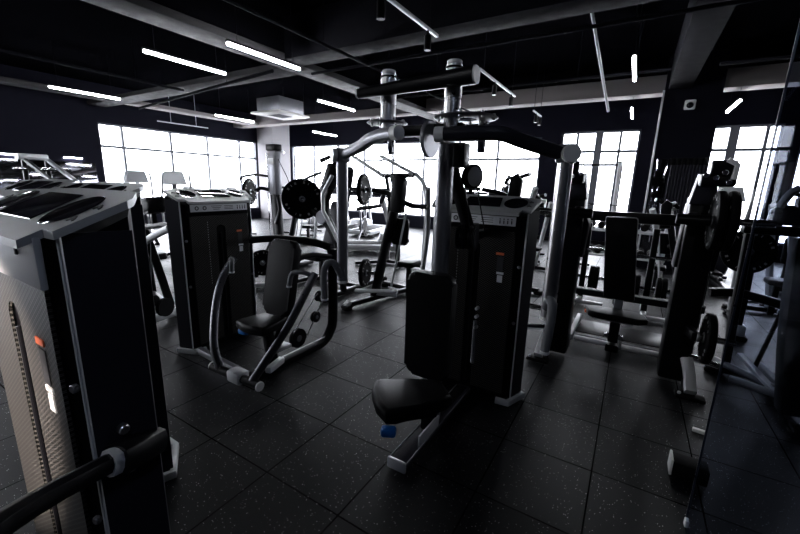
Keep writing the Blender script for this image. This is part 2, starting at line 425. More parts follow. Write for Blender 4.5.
track(8.5, 9.25, 'farthest spotlight track in front of the back wall')
# ac cassette
r = thing('air_conditioner', 'white square ceiling air conditioner left of the centre', 'air conditioner', (-8.15, 7.25, 3.2))
MB().box((0, 0, .0), (1.0, 1.1, .05), .015).build('panel', 'acw', r)
MB().box((0, 0, .2), (.82, .82, .33), .01).build('body', 'gun', r)
g = MB()
for i in range(9): g.box((-.2+.05*i, 0, -.028), (.02, .5, .008))
g.build('grille', 'ink', r)
for s in (-1, 1):
    MB().box((.42*s, 0, -.027), (.05, .8, .006), .002).build('louvre', 'grey', r)
    MB().cyl((.38*s, .45, .1), (.38*s, .45, .8), .008, 8, 0).build('hanger', 'black', r)

def spot(loc, aim, label, power, deg):  # unseen spot lamp, added to light the front of the nearest tower
    r = thing('spotlight', label, 'light', loc)
    d = (V(aim)-V(loc)).normalized()
    MB().cyl((0, 0, 0), (0, 0, ZC-loc[2]), .012, 8, 0).build('stem', 'black', r)
    MB().lathe(-d*.16, d, [(0, 0), (.045, 0), (.05, .01), (.05, .15), (.042, .15), (.04, .11), (0, .11)], 20).build('shade', 'black', r)
    l = bpy.data.lights.new('added_spot_lamp', 'SPOT'); l.energy = power; l.color = (1, .86, .75); l.spot_size = math.radians(deg); l.spot_blend = .5; l.shadow_soft_size = .04
    o = bpy.data.objects.new('added_spot_lamp', l); COL.objects.link(o); o.parent = r; o.rotation_euler = d.to_track_quat('-Z', 'Y').to_euler(); o.location = d*.0
spot((-.85, -2.3, 2.1), (-1.74, .3, .86), 'added spotlight outside the picture, lighting the nearest tower', 1300, 20)
# ------------------------------------------------------------------ selectorised machines
def tower(t, off, rz, h=0., slot=True):
    """weight stack tower as ONE part with sub-parts; front faces local -y"""
    HW, P = .28, [(-.28, 0), (-.34, .03), (-.38, .16), (-.19, .25), (.19, .25), (.38, .16), (.34, .03), (.28, 0)]
    ZT = {0: 1.385, .03: 1.40, .16: 1.465, .25: 1.48}
    m = MB(); bm = m.bm
    IN = .012
    def ring(z=None, k=1., dz=0): return [bm.verts.new((x*k, y+IN if y < .1 else y-.004, (ZT[y]+h+dz) if z is None else z)) for x, y in P]
    a = ring(.045); b = ring(None, 1, -.035)
    n = len(P); bm.faces.new(a[::-1]); bm.faces.new(b)
    for i in range(n): bm.faces.new((a[i], a[(i+1) % n], b[(i+1) % n], b[i]))
    s = m.build('weight_tower', 'panel', t); s.location = (*off, 0); s.rotation_euler = (0, 0, rz)
    # front panel, notched by the slot of the weight stack
    zt = 1.255+h
    arc = [(.045*math.cos(PI*i/10), 1.13+h+.045*math.sin(PI*i/10)) for i in range(11)]
    poly = [(-HW, .07), (-.045, .07)] + arc[::-1] + [(.045, .07), (HW, .07), (HW, zt), (-HW, zt)]
    MB().prism(poly, (0, .010, 0), (1, 0, 0), (0, 0, 1), .010).build('front_panel', 'perf', s)
    rim = MB().tube([(-.045, .006, .07)]+[(x, .006, z) for x, z in arc[::-1]]+[(.045, .006, .07)], .004, 6)
    rim.build('slot_rim', 'perf', s)
    MB().cyl((.0, .006, .1), (0, .006, 1.1+h), .008, 10).build('guide_rod', 'black', s)
    # head fascia that carries the instruction placard
    MB().prism([(-.30, zt+.004), (.30, zt+.004), (.30, 1.385+h), (-.30, 1.385+h)], (0, .006, 0), (1, 0, 0), (0, 0, 1), .016, .004).build('head_fascia', 'grey' if t.get('pale') else 'panel', s)
    if t.get('pale'):
        for x in (-.14, .02, .18): MB().box((x, -.012, 1.352+h), (.012, .006, .04), .003).build('vent_slot', 'ink', s)
    else: MB().box((0, -.013, 1.325+h), (.55, .006, .062), .002).build('placard', 'placard', s)
    g = MB()
    for x in (-.22, -.15): g.torus((x, -.017, 1.325+h), (0, 1, 0), .014, .004, 14, 6)
    for k in range(3):
        g.box((-.04, -.017, 1.34+h-.014*k), (.10-.02*k, .003, .004)); g.box((.08, -.017, 1.34+h-.014*k), (.085, .003, .004))
    for k in range(4): 
        g.box((.17+.026*k, -.017, 1.318+h), (.007, .003, .022)); g.box((.17+.026*k, -.017, 1.338+h), (.008, .003, .008))
    if t.get('pale'): g.bm.free()
    else: g.build('lettering', 'ink', s)
    g = MB()
    for k in range(9): g.box((-.19+.046*k, -.012, 1.372+h), (.03 if k % 3 else .02, .004, .011))
    if t.get('pale'): g.bm.free()
    else: g.build('lettering', 'placard', s)
    # small safety labels on the right of the panel
    MB().box((.185, -.001, 1.10+h), (.055, .004, .018)).build('warning_label', 'orange', s)
    MB().box((.19, -.001, 1.03+h), (.045, .003, .10)).build('label_strip', 'ink', s)
    g = MB(); g.box((.195, -.001, .965+h), (.05, .004, .016)); g.box((.195, -.001, .925+h), (.036, .004, .05)); g.build('service_label', 'placard', s)
    if not t.get('pale'):
        g = MB()
        for k in range(26): g.box((-.125, 0, 1.2+h-.022*k), (.004, .003, .008))
        g.build('lettering', 'grey', s)
    # side panels with bright front edges
    for q in (-1, 1):
        MB().prism([(q*.342, .028), (q*.384, .16), (q*.376, .165), (q*.336, .034)], (0, 0, .05), (1, 0, 0), (0, 1, 0), 1.345+h, 0).build('side_panel', 'side', s)
        MB().cyl((q*.340, .026, .05), (q*.340, .026, 1.395+h), .0055, 8).build('edge_trim', 'silver', s)
        for z in (.62, 1.02): MB().cyl((q*.314, .022, z), (q*.318, .008, z), .012, 8).build('bolt', 'gun', s)
    # top plate following the sloping head, with two cups and a tray
    PT = [(-.26, -.035), (-.295, -.035), (-.30, .012), (-.36, .012), (-.39, .155), (-.378, .17), (-.36, .182), (-.20, .262), (.20, .262), (.36, .182), (.378, .17), (.39, .155), (.36, .012), (.30, .012), (.295, -.035), (.26, -.035)]
    zz = lambda y: 1.39+h+(.46*y if y < .16 else .0736+.12*(y-.16))
    m = MB(); bm = m.bm
    lo = [bm.verts.new((x, y, zz(y)-.012)) for x, y in PT]; hi = [bm.verts.new((x, y, zz(y)+.008)) for x, y in PT]
    bm.faces.new(lo[::-1]); bm.faces.new(hi)
    for i in range(len(PT)): bm.faces.new((lo[i], lo[(i+1) % len(PT)], hi[(i+1) % len(PT)], hi[i]))
    m.build('top_panel', 'top', s)
    nrm = V((0, -.43, 1)).normalized()
    def on(x, y, d=0): return V((x, y, zz(y)+.008)) + nrm*d
    def dished(poly, rim_w, name):
        m = MB(); bm = m.bm
        L = [[bm.verts.new(on(cx, cyy, d)) for cx, cyy in pl] for pl, d in ((poly(1+rim_w), .0006), (poly(1.05), .0022), (poly(1.), .0018), (poly(.95), .0008))]
        for a_, b_ in zip(L, L[1:]):
            for i in range(len(a_)): bm.faces.new((a_[i], a_[(i+1) % len(a_)], b_[(i+1) % len(a_)], b_[i]))
        bm.faces.new(L[-1]); m.build(name, 'screen', s)
    for q in (-1, 1):
        dished(lambda k, q=q: [(q*.235+.070*k*math.cos(2*PI*i/28), .095+.062*k*math.sin(2*PI*i/28)) for i in range(28)], .12, 'cup_holder')
    dished(lambda k: [(-.135*k, .036-.004*(k-1)*10), (.135*k, .036-.004*(k-1)*10), (.115*k, .158+.004*(k-1)*10), (-.115*k, .158+.004*(k-1)*10)], .08, 'tray')
    for q in (-1, 1):
        for yy in (.06, .115):
            g = MB(); c = on(q*.335, yy, .0005)
            g.beam(c+V((-.014, -.008, -.004)), c+V((-.002, .01, .005)), .006, .003, 0, nrm).beam(c+V((-.004, .008, .004)), c+V((.014, -.006, -.003)), .006, .003, 0, nrm).beam(c+V((-.010, -.002, -.001)), c+V((.010, .002, .001)), .004, .003, 0, nrm)
            g.build('logo', 'ink', s)
    # floor frame
    MB().rtube([(-.25, -.025, .027), (-.335, -.02, .027), (-.40, .15, .027), (-.20, .27, .027), (.20, .27, .027), (.40, .15, .027), (.335, -.02, .027), (.25, -.025, .027)], .036, .046, .01).build('floor_frame', 'silver', s)
    return s
# ---- pec fly machine in the middle
def pec_fly():
    t = thing('pec_fly_machine', 'large pec fly machine in the middle with black pads, overhead arms and steel hanging tubes', 'gym machine', (-.92, 2.53, 0))
    tower(t, (0, 0), 0)
    W = lambda x, y, z: (x+.92, y-2.53, z)
    b = MB().prism([(-.05, -.965), (.05, -.965), (.05, .0), (-.05, .0)], (0, 0, .012), (1, 0, 0), (0, 1, 0), .042, .004).build('base_beam', 'side', t)
    MB().box((0, -.985, .036), (.118, .022, .066), .01).build('end_cap', 'silver', b, label='silver rounded end cap of the base beam')
    MB().box((-.054, -.5, .052), (.008, .95, .012), .003).build('edge_strip', 'gun', b); MB().box((.054, -.5, .052), (.008, .95, .012), .003).build('edge_strip', 'gun', b)
    MB().box((.066, -.735, .125), (.014, .25, .075), .006).build('foot_plate', 'silver', t)
    # upright
    u = MB(); u.sweep([(-.015, -.52, .055), (-.015, -.52, 1.79)], [(.045*math.cos(2*PI*i/20), .062*math.sin(2*PI*i/20)) for i in range(20)], (0, 1, 0)).build('upright', 'gun', t)
    MB().beam((-.025, -.50, 1.75), (.075, -.32, 1.27), .06, .06, .01).build('brace', 'black', t)
    MB().box((.075, -.52, 1.71), (.07, .09, .13), .01).build('head_bracket', 'black', t)
    # back pad
    p = MB().prism(rrect(.285, .635, .055, 8), (0, -.62, .745), (1, 0, 0), (0, 0, 1), .075, .022, 4).build('back_pad', 'vinyl', t)
    MB().box((0, -.60, .745), (.24, .03, .58), .01).beam((0, -.6, .8), (0, -.53, .8), .06, .1).build('pad_plate', 'black', t)
    # seat, swivelled a little to the side
    so = V(W(-.88, 1.575, .445)); c45, s45 = math.cos(.78), math.sin(.78)
    out = [(-.155, -.155), (-.06, -.185), (.06, -.185), (.155, -.155), (.165, -.10), (.13, .03), (.105, .17), (.075, .215), (-.075, .215), (-.105, .17), (-.13, .03), (-.165, -.10)]
    rot = lambda x, y: (x*c45+y*s45, -x*s45+y*c45)
    MB().prism([rot(x, y) for x, y in out], (so.x, so.y, .40), (1, 0, 0), (0, 1, 0), .085, .026, 4).build('seat', 'vinyl', t)
    MB().box((so.x+.01, so.y+.02, .385), (.2, .22, .03), .006, (0, 0, -.78)).beam((so.x+.0, so.y+.05, .39), (-.0, -.62, .2), .05, .07, .008).beam((0, -.62, .05), (0, -.62, .33), .07, .07, .01).build('seat_post', 'black', t)
    MB().box(W(-.865, 1.365, .375), (.075, .05, .045), .014, (0, 0, .5)).build('seat_lever', 'blue', t, label='blue seat adjusting lever')
    # shoulder pivots
    for x in (-1.10, -.755):
        q = MB().lathe(W(x, 1.66, 1.77), (0, 0, 1), [(0, 0), (.034, 0), (.034, .07), (.037, .073), (.037, .15), (.035, .152), (.035, .158), (.039, .16), (.039, .27), (.035, .272), (.035, .295), (.0, .295)], 24).build('pivot', 'steel', t)
        MB().cyl(W(x, 1.66, 2.067), W(x, 1.66, 2.082), .033, 20).build('pivot_cap', 'white', q)
        MB().torus(W(x, 1.66, 2.052), (0, 0, 1), .035, .005, 20, 6).build('pivot_seal', 'rubber', q)
        dx = -.03 if x < -1 else .05; CR = .105 if x < -1 else .145
        d = MB().lathe(W(x+dx, 1.70, 1.842), (0, 0, 1), [(.05, 0), (CR-.008, 0), (CR, .005), (CR-.008, .011), (.05, .011), (.05, 0)], 36).build('cam_disc', 'gun', t)
        for k in range(8):
            a = 2*PI*k/8+.2; c = V(W(x+dx, 1.70, 1.84))+V(((CR-.02)*math.cos(a), (CR-.02)*math.sin(a), -.006)); MB().cyl(c, c+V((0, 0, .03)), .008, 8).build('cam_bolt', 'steel', d)
        MB().cyl(W(x+dx*1.9+.02, 1.75, 1.70), W(x+dx*1.9+.02, 1.75, 1.85), .02, 12).build('stop_pin', 'chrome', t)
    o = MB(); rings = []
    for x, s_ in ((-1.225, .045), (-.63, .072)): rings.append([o.bm.verts.new(W(x, 1.59+a_*s_, 1.975+.02*(x+1.225)/.6+b_*s_)) for a_, b_ in rrect(1, 1, .38, 4)])
    o.bm.faces.new(rings[0]); o.bm.faces.new(rings[1])
    for i in range(len(rings[0])): j = (i+1) % len(rings[0]); o.bm.faces.new((rings[0][i], rings[0][j], rings[1][j], rings[1][i]))
    o = o.build('overhead_bar', 'black', t)
    for x, z, s_ in ((-1.23, 1.975, .042), (-.626, 1.995, .068)): MB().sweep([W(x-.005, 1.59, z), W(x+.005, 1.59, z)], rrect(s_, s_, .36*s_, 4)).build('end_cap', 'white', o)
    MB().beam(W(-1.15, 1.68, 1.80), W(-.70, 1.68, 1.80), .06, .05, .01).beam(W(-.935, 1.68, 1.80), W(-.935, 2.02, 1.79), .08, .05, .01).build('cross_head', 'black', t)
    MB().cyl(W(-.86, 1.64, 1.755), W(-.84, 1.64, 1.755), .085, 28).build('cam_wheel', 'gun', t)
    # arms
    for side in (-1, 1):
        if side > 0:
            pts = [W(-.80, 1.62, 1.772), W(-.64, 1.645, 1.775), W(-.53, 1.69, 1.772), W(-.45, 1.76, 1.745), W(-.32, 1.87, 1.705)]
            j = V(W(-.29, 1.895, 1.70)); capx = V(W(-.255, 1.87, 1.70))
        else:
            pts = [W(-1.005, 1.60, 1.785), W(-1.10, 1.63, 1.785), W(-1.21, 1.67, 1.772), W(-1.32, 1.73, 1.745), W(-1.50, 1.81, 1.712)]
            j = V(W(-1.535, 1.825, 1.705)); capx = V(W(-1.575, 1.81, 1.705))
        a = MB().rtube(pts, .062, .062, .025, 5).build('arm', 'gun' if side < 0 else 'side', t)
        d = (V(pts[0])-V(pts[1])).normalized()
        MB().sweep([V(pts[0])-d*.03, V(pts[0])+d*.012], rrect(.067, .067, .03, 4)).build('arm_cap', 'white', a)
        MB().box(j, (.085, .075, .085), .016).build('arm_joint', 'gun', a)
        dd = (capx-j).normalized(); e = V((dd.x*.55+.0, -.75, 0)).normalized()
        MB().cyl(j+e*.035, j+e*.062, .040, 24).build('joint_cap', 'white', a)
        h = MB().cyl(j+V((0, 0, -.02)), V((j.x, j.y, .93)), .034, 20).build('hanging_tube', 'steel' if side > 0 else 'gun', t)
        MB().cyl((j.x, j.y, .915), (j.x, j.y, .935), .035, 16).build('tube_end', 'white', h)
        s = .045
        x0 = j.x
        if side > 0: gp = [(x0-.005, j.y-.03, .985), (x0+.012, j.y-.075, 1.035), (x0+.03, j.y-.10, 1.02), (x0+.034, j.y-.115, .95), (x0+.026, j.y-.125, .80)]
        else: gp = [(x0+.01, j.y-.02, .96), (x0-.02, j.y-.06, 1.05), (x0-.055, j.y-.09, 1.04), (x0-.07, j.y-.10, .97), (x0-.065, j.y-.10, .82)]
        g = MB().tube(gp, .021, 14, 5).build('grip', 'foam', t)
        MB().cyl((gp[-1][0], gp[-1][1], gp[-1][2]-.012), (gp[-1][0], gp[-1][1], gp[-1][2]+.004), .023, 14).build('grip_end', 'silver', g)
    # pulleys and cable
    for c, ax, r in ((W(-.80, 2.08, 1.60), (1, -.45, 0), .068), (W(-.80, 2.16, 1.24), (1, .1, 0), .075), (W(-.875, 2.16, 1.24), (1, .1, 0), .075)):
        c = V(c); ax = V(ax).normalized()
        q = MB().lathe(c-ax*.017, ax, [(0, 0), (r, 0), (r, .006), (r-.012, .012), (r-.012, .022), (r, .028), (r, .034), (0, .034)], 28).build('pulley', 'black', t)
        MB().cyl(c+ax*.017, c+ax*.022, r*.8, 24).build('pulley_cover', 'grey' if c.z > 1.5 else 'side', q)
    MB().tube([W(-.83, 2.02, 1.62), W(-.80, 2.10, 1.28)], .004, 6).tube([W(-.81, 2.15, 1.60), W(-.74, 2.2, 1.27)], .004, 6).build('cable', 'black', t)
    MB().box(W(-.84, 2.25, 1.24), (.05, .12, .16), .01).beam(W(-.84, 2.3, 1.24), W(-.84, 2.52, 1.24), .05, .05).build('pulley_bracket', 'black', t)
    sp = MB()
    for k in range(40): sp.torus(W(-.83, 2.40, .32+.008*k), (0, 0, 1), .012, .0025, 10, 4)
    sp.build('spring', 'gun', t)
    for z in (.66, .72, .58): MB().cyl(W(-.83, 2.44, z), W(-.83, 2.40, z), .012, 8).build('bolt', 'silver', t)
    MB().rtube([W(-.935, 2.05, .03), W(-.935, 2.5, .03)], .10, .05, .01).build('rear_beam', 'black', t)
pec_fly()
# ---- chest press machine, left of the middle
def chest_press():
    t = thing('chest_press_machine', 'black chest press machine with curved press arms and a grey topped weight tower', 'gym machine', (-2.4, 2.0, 0))
    W = lambda x, y, z: (x+2.4, y-2.0, z)
    tower(t, (-.77, .075), PI/2, -.03)
    # frame: floor tube, rear upright, top bridge
    MB().rtube([W(-2.37, 1.66, .035), W(-2.37, 2.3, .035), W(-2.37, 2.52, .045), W(-2.37, 2.63, .13), W(-2.37, 2.67, .28), W(-2.37, 2.67, .93)], .06, .09, .018, 5, (1, 0, 0)).build('main_frame', 'black', t)
    MB().box(W(-2.37, 2.2, .085), (.012, .9, .006), .002).build('frame_stripe', 'silver', t)
    MB().rtube([W(-3.15, 2.35, .97), W(-2.95, 2.5, .99), W(-2.6, 2.63, .98), W(-2.38, 2.67, .94)], .05, .07, .015, 5).build('bridge', 'black', t)
    MB().rtube([W(-2.37, 2.64, .86), W(-2.38, 2.4, .91), W(-2.38, 2.2, .88), W(-2.38, 2.06, .72)], .05, .06, .015, 5, (1, 0, 0)).build('back_strut', 'black', t)
    MB().rtube([W(-3.12, 1.75, .05), W(-2.7, 1.72, .05), W(-2.4, 1.70, .05)], .05, .06, .012, 3).build('link_beam', 'gun', t)
    # seat and back
    MB().prism(rrect(.285, .60, .06, 6), W(-2.30, 2.03, .79), (1, 0, -.0), (0, .20, 1), .075, .024, 4).build('back_pad', 'vinyl', t)
    out = [(-.15, -.15), (-.05, -.175), (.05, -.175), (.15, -.15), (.16, -.10), (.12, .05), (.10, .17), (-.10, .17), (-.12, .05), (-.16, -.10)]
    MB().prism([(x-.0, y) for x, y in out], W(-2.33, 1.84, .42), (1, 0, 0), (0, 1, 0), .075, .024, 4).build('seat', 'vinyl', t)
    MB().beam(W(-2.37, 1.88, .41), W(-2.37, 1.93, .06), .06, .08, .01).build('seat_post', 'black', t)
    MB().beam(W(-2.36, 1.95, .2), W(-2.33, 2.08, .66), .05, .07, .01).build('back_post', 'black', t)
    MB().box(W(-2.47, 1.74, .385), (.09, .045, .045), .014).build('seat_lever', 'blue', t, label='blue seat adjusting lever')
    MB().box(W(-2.30, 1.95, .22), (.10, .16, .03), .006).box(W(-2.25, 1.85, .12), (.05, .2, .05), .008, (0, 0, .3)).build('foot_plate', 'silver', t)
    # press axle and arms
    MB().cyl(W(-2.66, 1.58, .10), W(-2.12, 1.60, .10), .034, 18).build('axle', 'black', t)
    MB().box(W(-2.37, 1.60, .10), (.15, .10, .09), .018).build('axle_block', 'grey', t)
    for x in (-2.67, -2.11): MB().cyl(W(x-.008, 1.59, .10), W(x+.008, 1.59, .10), .036, 20).build('axle_cap', 'white', t)
    for q, pts, gp in ((-1, [(-2.56, 1.58, .11), (-2.68, 1.62, .26), (-2.83, 1.75, .50), (-2.88, 1.86, .72), (-2.87, 1.98, .89)], [(-2.87, 1.97, .865), (-2.83, 1.92, .89), (-2.76, 1.88, .88), (-2.755, 1.87, .80)]),
                       (1, [(-2.20, 1.60, .11), (-2.13, 1.67, .26), (-2.05, 1.80, .48), (-2.01, 1.92, .68), (-1.985, 2.04, .87)], [(-1.985, 2.02, .84), (-2.04, 1.99, .875), (-2.14, 1.96, .86), (-2.17, 1.95, .76)])):
        a = MB().rtube([W(*p) for p in pts], .05, .062, .02, 6, (0, 1, 0)).build('press_arm', 'gundark', t)
        MB().tube([W(*p) for p in gp], .019, 12, 5).build('grip', 'foam', a)
        e = V(W(*gp[-1])); MB().cyl(e+V((0, 0, -.012)), e+V((0, 0, .004)), .021, 12).build('grip_end', 'silver', a)
    # cable pulleys low at the right
    for c in (W(-2.34, 2.18, .21), W(-2.34, 2.40, .34), W(-2.34, 2.46, .52)):
        r = .085 if c[2] < .25 else .05
        q = MB().lathe(V(c)-V((.016, 0, 0)), (1, 0, 0), [(0, 0), (r, 0), (r-.012, .012), (r-.012, .02), (r, .032), (0, .032)], 26).build('pulley', 'black', t)
        MB().cyl(V(c)+V((.016, 0, 0)), V(c)+V((.022, 0, 0)), r*.35, 12).build('pulley_hub', 'gun', q)
    MB().tube([W(-2.33, 2.12, .27), W(-2.33, 2.42, .56)], .004, 6).tube([W(-2.33, 2.25, .16), W(-2.33, 2.5, .5)], .004, 6).build('cable', 'steel', t)
chest_press()
# ---- towers at the left edge
def row_machine(t, dx=0):
    """seat and chest pad standing in front of a tower"""
    MB().rtube([(0, -.02, .04), (0, -1.1, .04)], .08, .06, .012).build('base_beam', 'black', t)
t = thing('cable_machine', 'nearest weight tower at the left edge, with perforated front panel and grey cup holder top', 'gym machine', (-1.46, .30, 0))
t['pale'] = 1
tower(t, (0, 0), 0, .02); del t['pale']
W = lambda x, y, z: (x+1.46, y-.30, z)
a = MB().rtube([W(-1.10, .455, .80), W(-1.06, .40, .825), W(-1.045, .345, .835)], .085, .075, .025).build('side_arm', 'black', t)
MB().rtube([W(-1.05, .36, .833), W(-1.02, .27, .853), W(-.97, .19, .885), W(-.90, .115, .925), W(-.85, .03, .94), W(-.84, -.3, .90), W(-.86, -.42, .80), W(-.88, -.46, .5), W(-.88, -.47, .03)], .045, .05, .02, 5).build('arm_tube', 'black', a)
MB().rtube([W(-1.046, .348, .834), W(-1.042, .326, .838)], .06, .066, .022).build('arm_collar', 'silver', a)
for y, z in ((.385, .885), (.39, .765)): MB().cyl(W(-1.10, y, z), W(-1.078, y, z), .014, 10).build('bolt', 'steel', t)
t = thing('cable_machine', 'second weight tower from the left, grey top just behind the nearest tower', 'gym machine', (-2.27, .70, 0), 0, 'weight towers in a row at the left edge')
tower(t, (0, 0), 0, .03)
copy_thing(t, 'third weight tower at the far left edge with grey cup holder top', (-3.14, .74, 0))
# ------------------------------------------------------------------ weight plates
PLATE = {}
def weight_plate(c, rz, label, R=.225, tilt=0., group='round weight plates', letters=True):
    key = (round(R, 3), letters)
    if key in PLATE:
        r = copy_thing(PLATE[key], label, c, rz, group); r.rotation_euler = (0, tilt, rz); return r
    m = MB().lathe((0, -.026, 0), (0, 1, 0), [(.027, 0), (.055, 0), (.062, .010), (R*.62, .012), (R*.66, .006), (R*.72, .002), (R*.93, 0), (R*.985, .006), (R, .016), (R, .036), (R*.985, .046), (R*.93, .052), (R*.7, .048), (.06, .046), (.027, .052), (.027, 0)], 44)
    r = m.build('weight_plate', 'iron'); tag(r, label, 'weight plate', group, c, rz); r.rotation_euler = (0, tilt, rz)
    h = MB().lathe((0, -.030, 0), (0, 1, 0), [(.027, 0), (.040, 0), (.042, .006), (.042, .052), (.040, .058), (.027, .058), (.027, 0)], 24).build('hub', 'gun', r)
    if letters:
        g = MB()
        for a0, n in ((.35, 9), (PI+.35, 9)):
            for k in range(n):
                a = a0+k*.27
                if k in (2, 5): continue
                for s in (-1, 1):
                    g.box((R*.80*math.cos(a), s*.027, R*.80*math.sin(a)), (R*.035 if k % 2 else R*.09, .003, R*.11), 0, (0, -a+PI/2, 0))
        g.build('lettering', 'letter', r)
    PLATE[key] = r; return r
def foot(t, c, m='rubber', name='foot', w=.11): return MB().box((c[0], c[1], .035), (w, w*1.1, .03), .008).cyl((c[0], c[1], 0), (c[0], c[1], .022), w*.62, 18).build(name, m, t)
def horn(t, p, q): 
    h = MB().cyl(p, q, .024, 16).build('plate_horn', 'chrome', t); d = (V(p)-V(q)).normalized()
    MB().cyl(V(p)-d*.005, V(p)+d*.012, .04, 18).build('horn_collar', 'gun', h)
# ------------------------------------------------------------------ press station right of the middle
def press_station():
    ox, oy = 0., 3.45
    t = thing('press_station', 'black press station with upright bench pad, two columns and white feet, right of the middle', 'gym machine', (ox, oy, 0))
    W = lambda x, y, z: (x-ox, y-oy, z)
    for q in (-1, 1):
        MB().box(W(q*.455, 3.70, .78), (.20, .22, 1.48), .02).build('column', 'black', t)
        b = MB().rtube([W(q*.555, 3.46, .05), W(q*.55, 3.7, .06), W(q*.52, 5.0, .06)], .07, .06, .012).build('foot_beam', 'black', t)
        MB().rtube([W(q*.56, 3.40, .055), W(q*.556, 3.44, .085), W(q*.545, 3.52, .17), W(q*.52, 3.58, .26)], .075, .06, .012, 4).build('foot_cover', 'silver', b, label='silver front foot of the station')
        f_ = MB().box(W(q*.56, 3.40, .022), (.19, .10, .03), .01).build('foot', 'rubber', t)
        MB().cyl(W(q*.56-.07, 3.38, .037), W(q*.56-.07, 3.38, .055), .012, 8).build('foot_bolt', 'silver', f_)
        MB().prism([(-.085, 0), (.085, 0), (.05, .22), (-.05, .22)], W(q*.43, 3.56, 1.46), (1, 0, 0), (0, 0, 1), -.14, .01).build('head_cover', 'side', t)
        hd = MB().box(W(q*.475, 3.5, 1.635), (.20, .13, .09), .02).beam(W(q*.49, 3.47, 1.63), W(q*.49, 3.45, 1.77), .14, .06, .012).build('column_head', 'black', t)
        MB().rtube([W(q*.55, 3.42, 1.64), W(q*.555, 3.42, 1.735), W(q*.50, 3.42, 1.77)], .03, .06, .008).build('bracket', 'silver', hd)
        for dx, dz in ((.40, 1.645), (.455, 1.63), (.50, 1.665), (.53, 1.60)): MB().cyl(W(q*dx, 3.44, dz+.02), W(q*dx, 3.41, dz+.02), .018, 14).build('knob', 'chrome', hd)
        MB().cyl(W(q*.465, 3.64, 1.5), W(q*.465, 3.60, 1.62), .035, 14).build('guide_post', 'chrome', t)
        MB().beam(W(q*.50, 3.60, .49), W(q*.53, 3.43, .49), .06, .07, .01).build('horn_bracket', 'black', t)
        horn(t, W(q*.545, 3.45, .49), W(q*.76, 3.45, .49))
        MB().cyl(W(q*.72, 3.50, .27), W(q*.54, 3.60, .27), .026, 14).build('stop_peg', 'chrome', t)
        MB().cyl(W(q*.46, 3.86, .93), W(q*.42, 3.92, .28), .014, 10).build('gas_strut', 'black', t)
        MB().prism([(-.13, 0), (.13, 0), (.15, .3), (.08, .5), (-.11, .5)], W(q*.46, 3.64, .96), (1, 0, 0), (0, 0, 1), -.2, .02).build('side_housing', 'black', t)
    for q in (-1, 1):
        h = MB().cyl(W(q*.27, 3.36, 1.36), W(q*.465, 3.36, 1.36), .038, 18).build('lever_bar', 'black', t); MB().cyl(W(q*.465, 3.36, 1.36), W(q*.80, 3.36, 1.36), .0235, 16).build('sleeve', 'chrome', h)
        MB().beam(W(q*.36, 3.36, 1.36), W(q*.40, 3.60, 1.36), .07, .09, .012).build('lever_mount', 'black', t)
    # rear frame, floor plate and roller tubes
    MB().box(W(0, 4.72, 1.265), (1.75, .07, .11), .01).build('top_rail', 'black', t)
    r = MB().box(W(0, 4.70, .40), (1.5, .06, .085), .01).build('rear_rail', 'black', t); MB().box(W(0, 4.668, .436), (1.48, .006, .012)).build('rail_edge', 'silver', r)
    for q in (-1, 1): MB().rtube([W(q*.70, 4.72, .03), W(q*.70, 4.72, 1.24)], .06, .08, .012).build('rear_upright', 'black', t)
    MB().box(W(.02, 4.35, .10), (.98, .42, .012), .004).build('floor_plate', 'black', t)
    for k, yy in enumerate((4.02, 4.11)): 
        for x0, x1 in ((-.34, -.04), (.08, .46)): MB().cyl(W(x0, yy, .075-.01*k), W(x1, yy, .075-.01*k), .026, 14).build('roller_tube', 'silver' if k == 0 else 'gun', t)
    for x in (-.38, .49): MB().beam(W(x, 4.0, .07), W(x+.03, 4.5, .16), .05, .07, .01).build('side_rail', 'silver' if x < 0 else 'gun', t)
    MB().rtube([W(0, 3.98, .05), W(0, 4.7, .05)], .11, .07, .012).build('spine', 'black', t)
    for x in (-.06, .06): MB().cyl(W(x, 3.97, .19), W(x, 3.93, .19), .022, 12).build('knob', 'chrome', t)
    # bench
    MB().prism(rrect(.265, .80, .02, 3), W(-.045, 4.22, .895), (1, 0, 0), (-.10, .02, 1), .065, .012, 2).build('back_pad', 'vinyl', t)
    MB().prism(rrect(.275, .81, .02, 3), W(-.045, 4.232, .895), (1, 0, 0), (-.10, .02, 1), .012, 0).build('pad_rim', 'gun', t)
    MB().beam(W(-.02, 4.26, .42), W(-.05, 4.28, 1.2), .07, .06, .01).beam(W(0, 4.2, .1), W(0, 4.24, .5), .08, .09, .012).build('pad_post', 'gun', t)
    MB().prism([(-.27, .10), (-.22, -.09), (-.15, -.135), (.20, -.135), (.27, -.08), (.25, .06), (.14, .14), (-.14, .14)], W(-.02, 4.04, .345), (1, 0, 0), (0, 1, 0), .06, .018, 3).build('seat', 'vinyl', t)
    MB().box(W(-.02, 3.96, .335), (.34, .03, .018), .004).build('seat_rail', 'silver', t)
    MB().beam(W(0, 4.06, .1), W(0, 4.05, .34), .09, .09, .012).build('seat_post', 'black', t)
    MB().box(W(-.265, 4.06, .36), (.03, .03, .03), .006).build('seat_tab', 'orange', t)
press_station()
weight_plate((.495, 3.36, 1.36), PI/2, 'inner of the two big plates high on the right black column', R=.205, group='plates high on the right column')
weight_plate((.560, 3.36, 1.36), PI/2, 'outer of the two big plates high on the right black column', R=.205, group='plates high on the right column')
weight_plate((-.52, 3.36, 1.36), PI/2, 'big plate high on the left black column, behind the steel hanging tube', R=.205, group='plates high on the left column')
weight_plate((.60, 3.45, .49), PI/2, 'weight plate on the low peg of the right black column', R=.19)
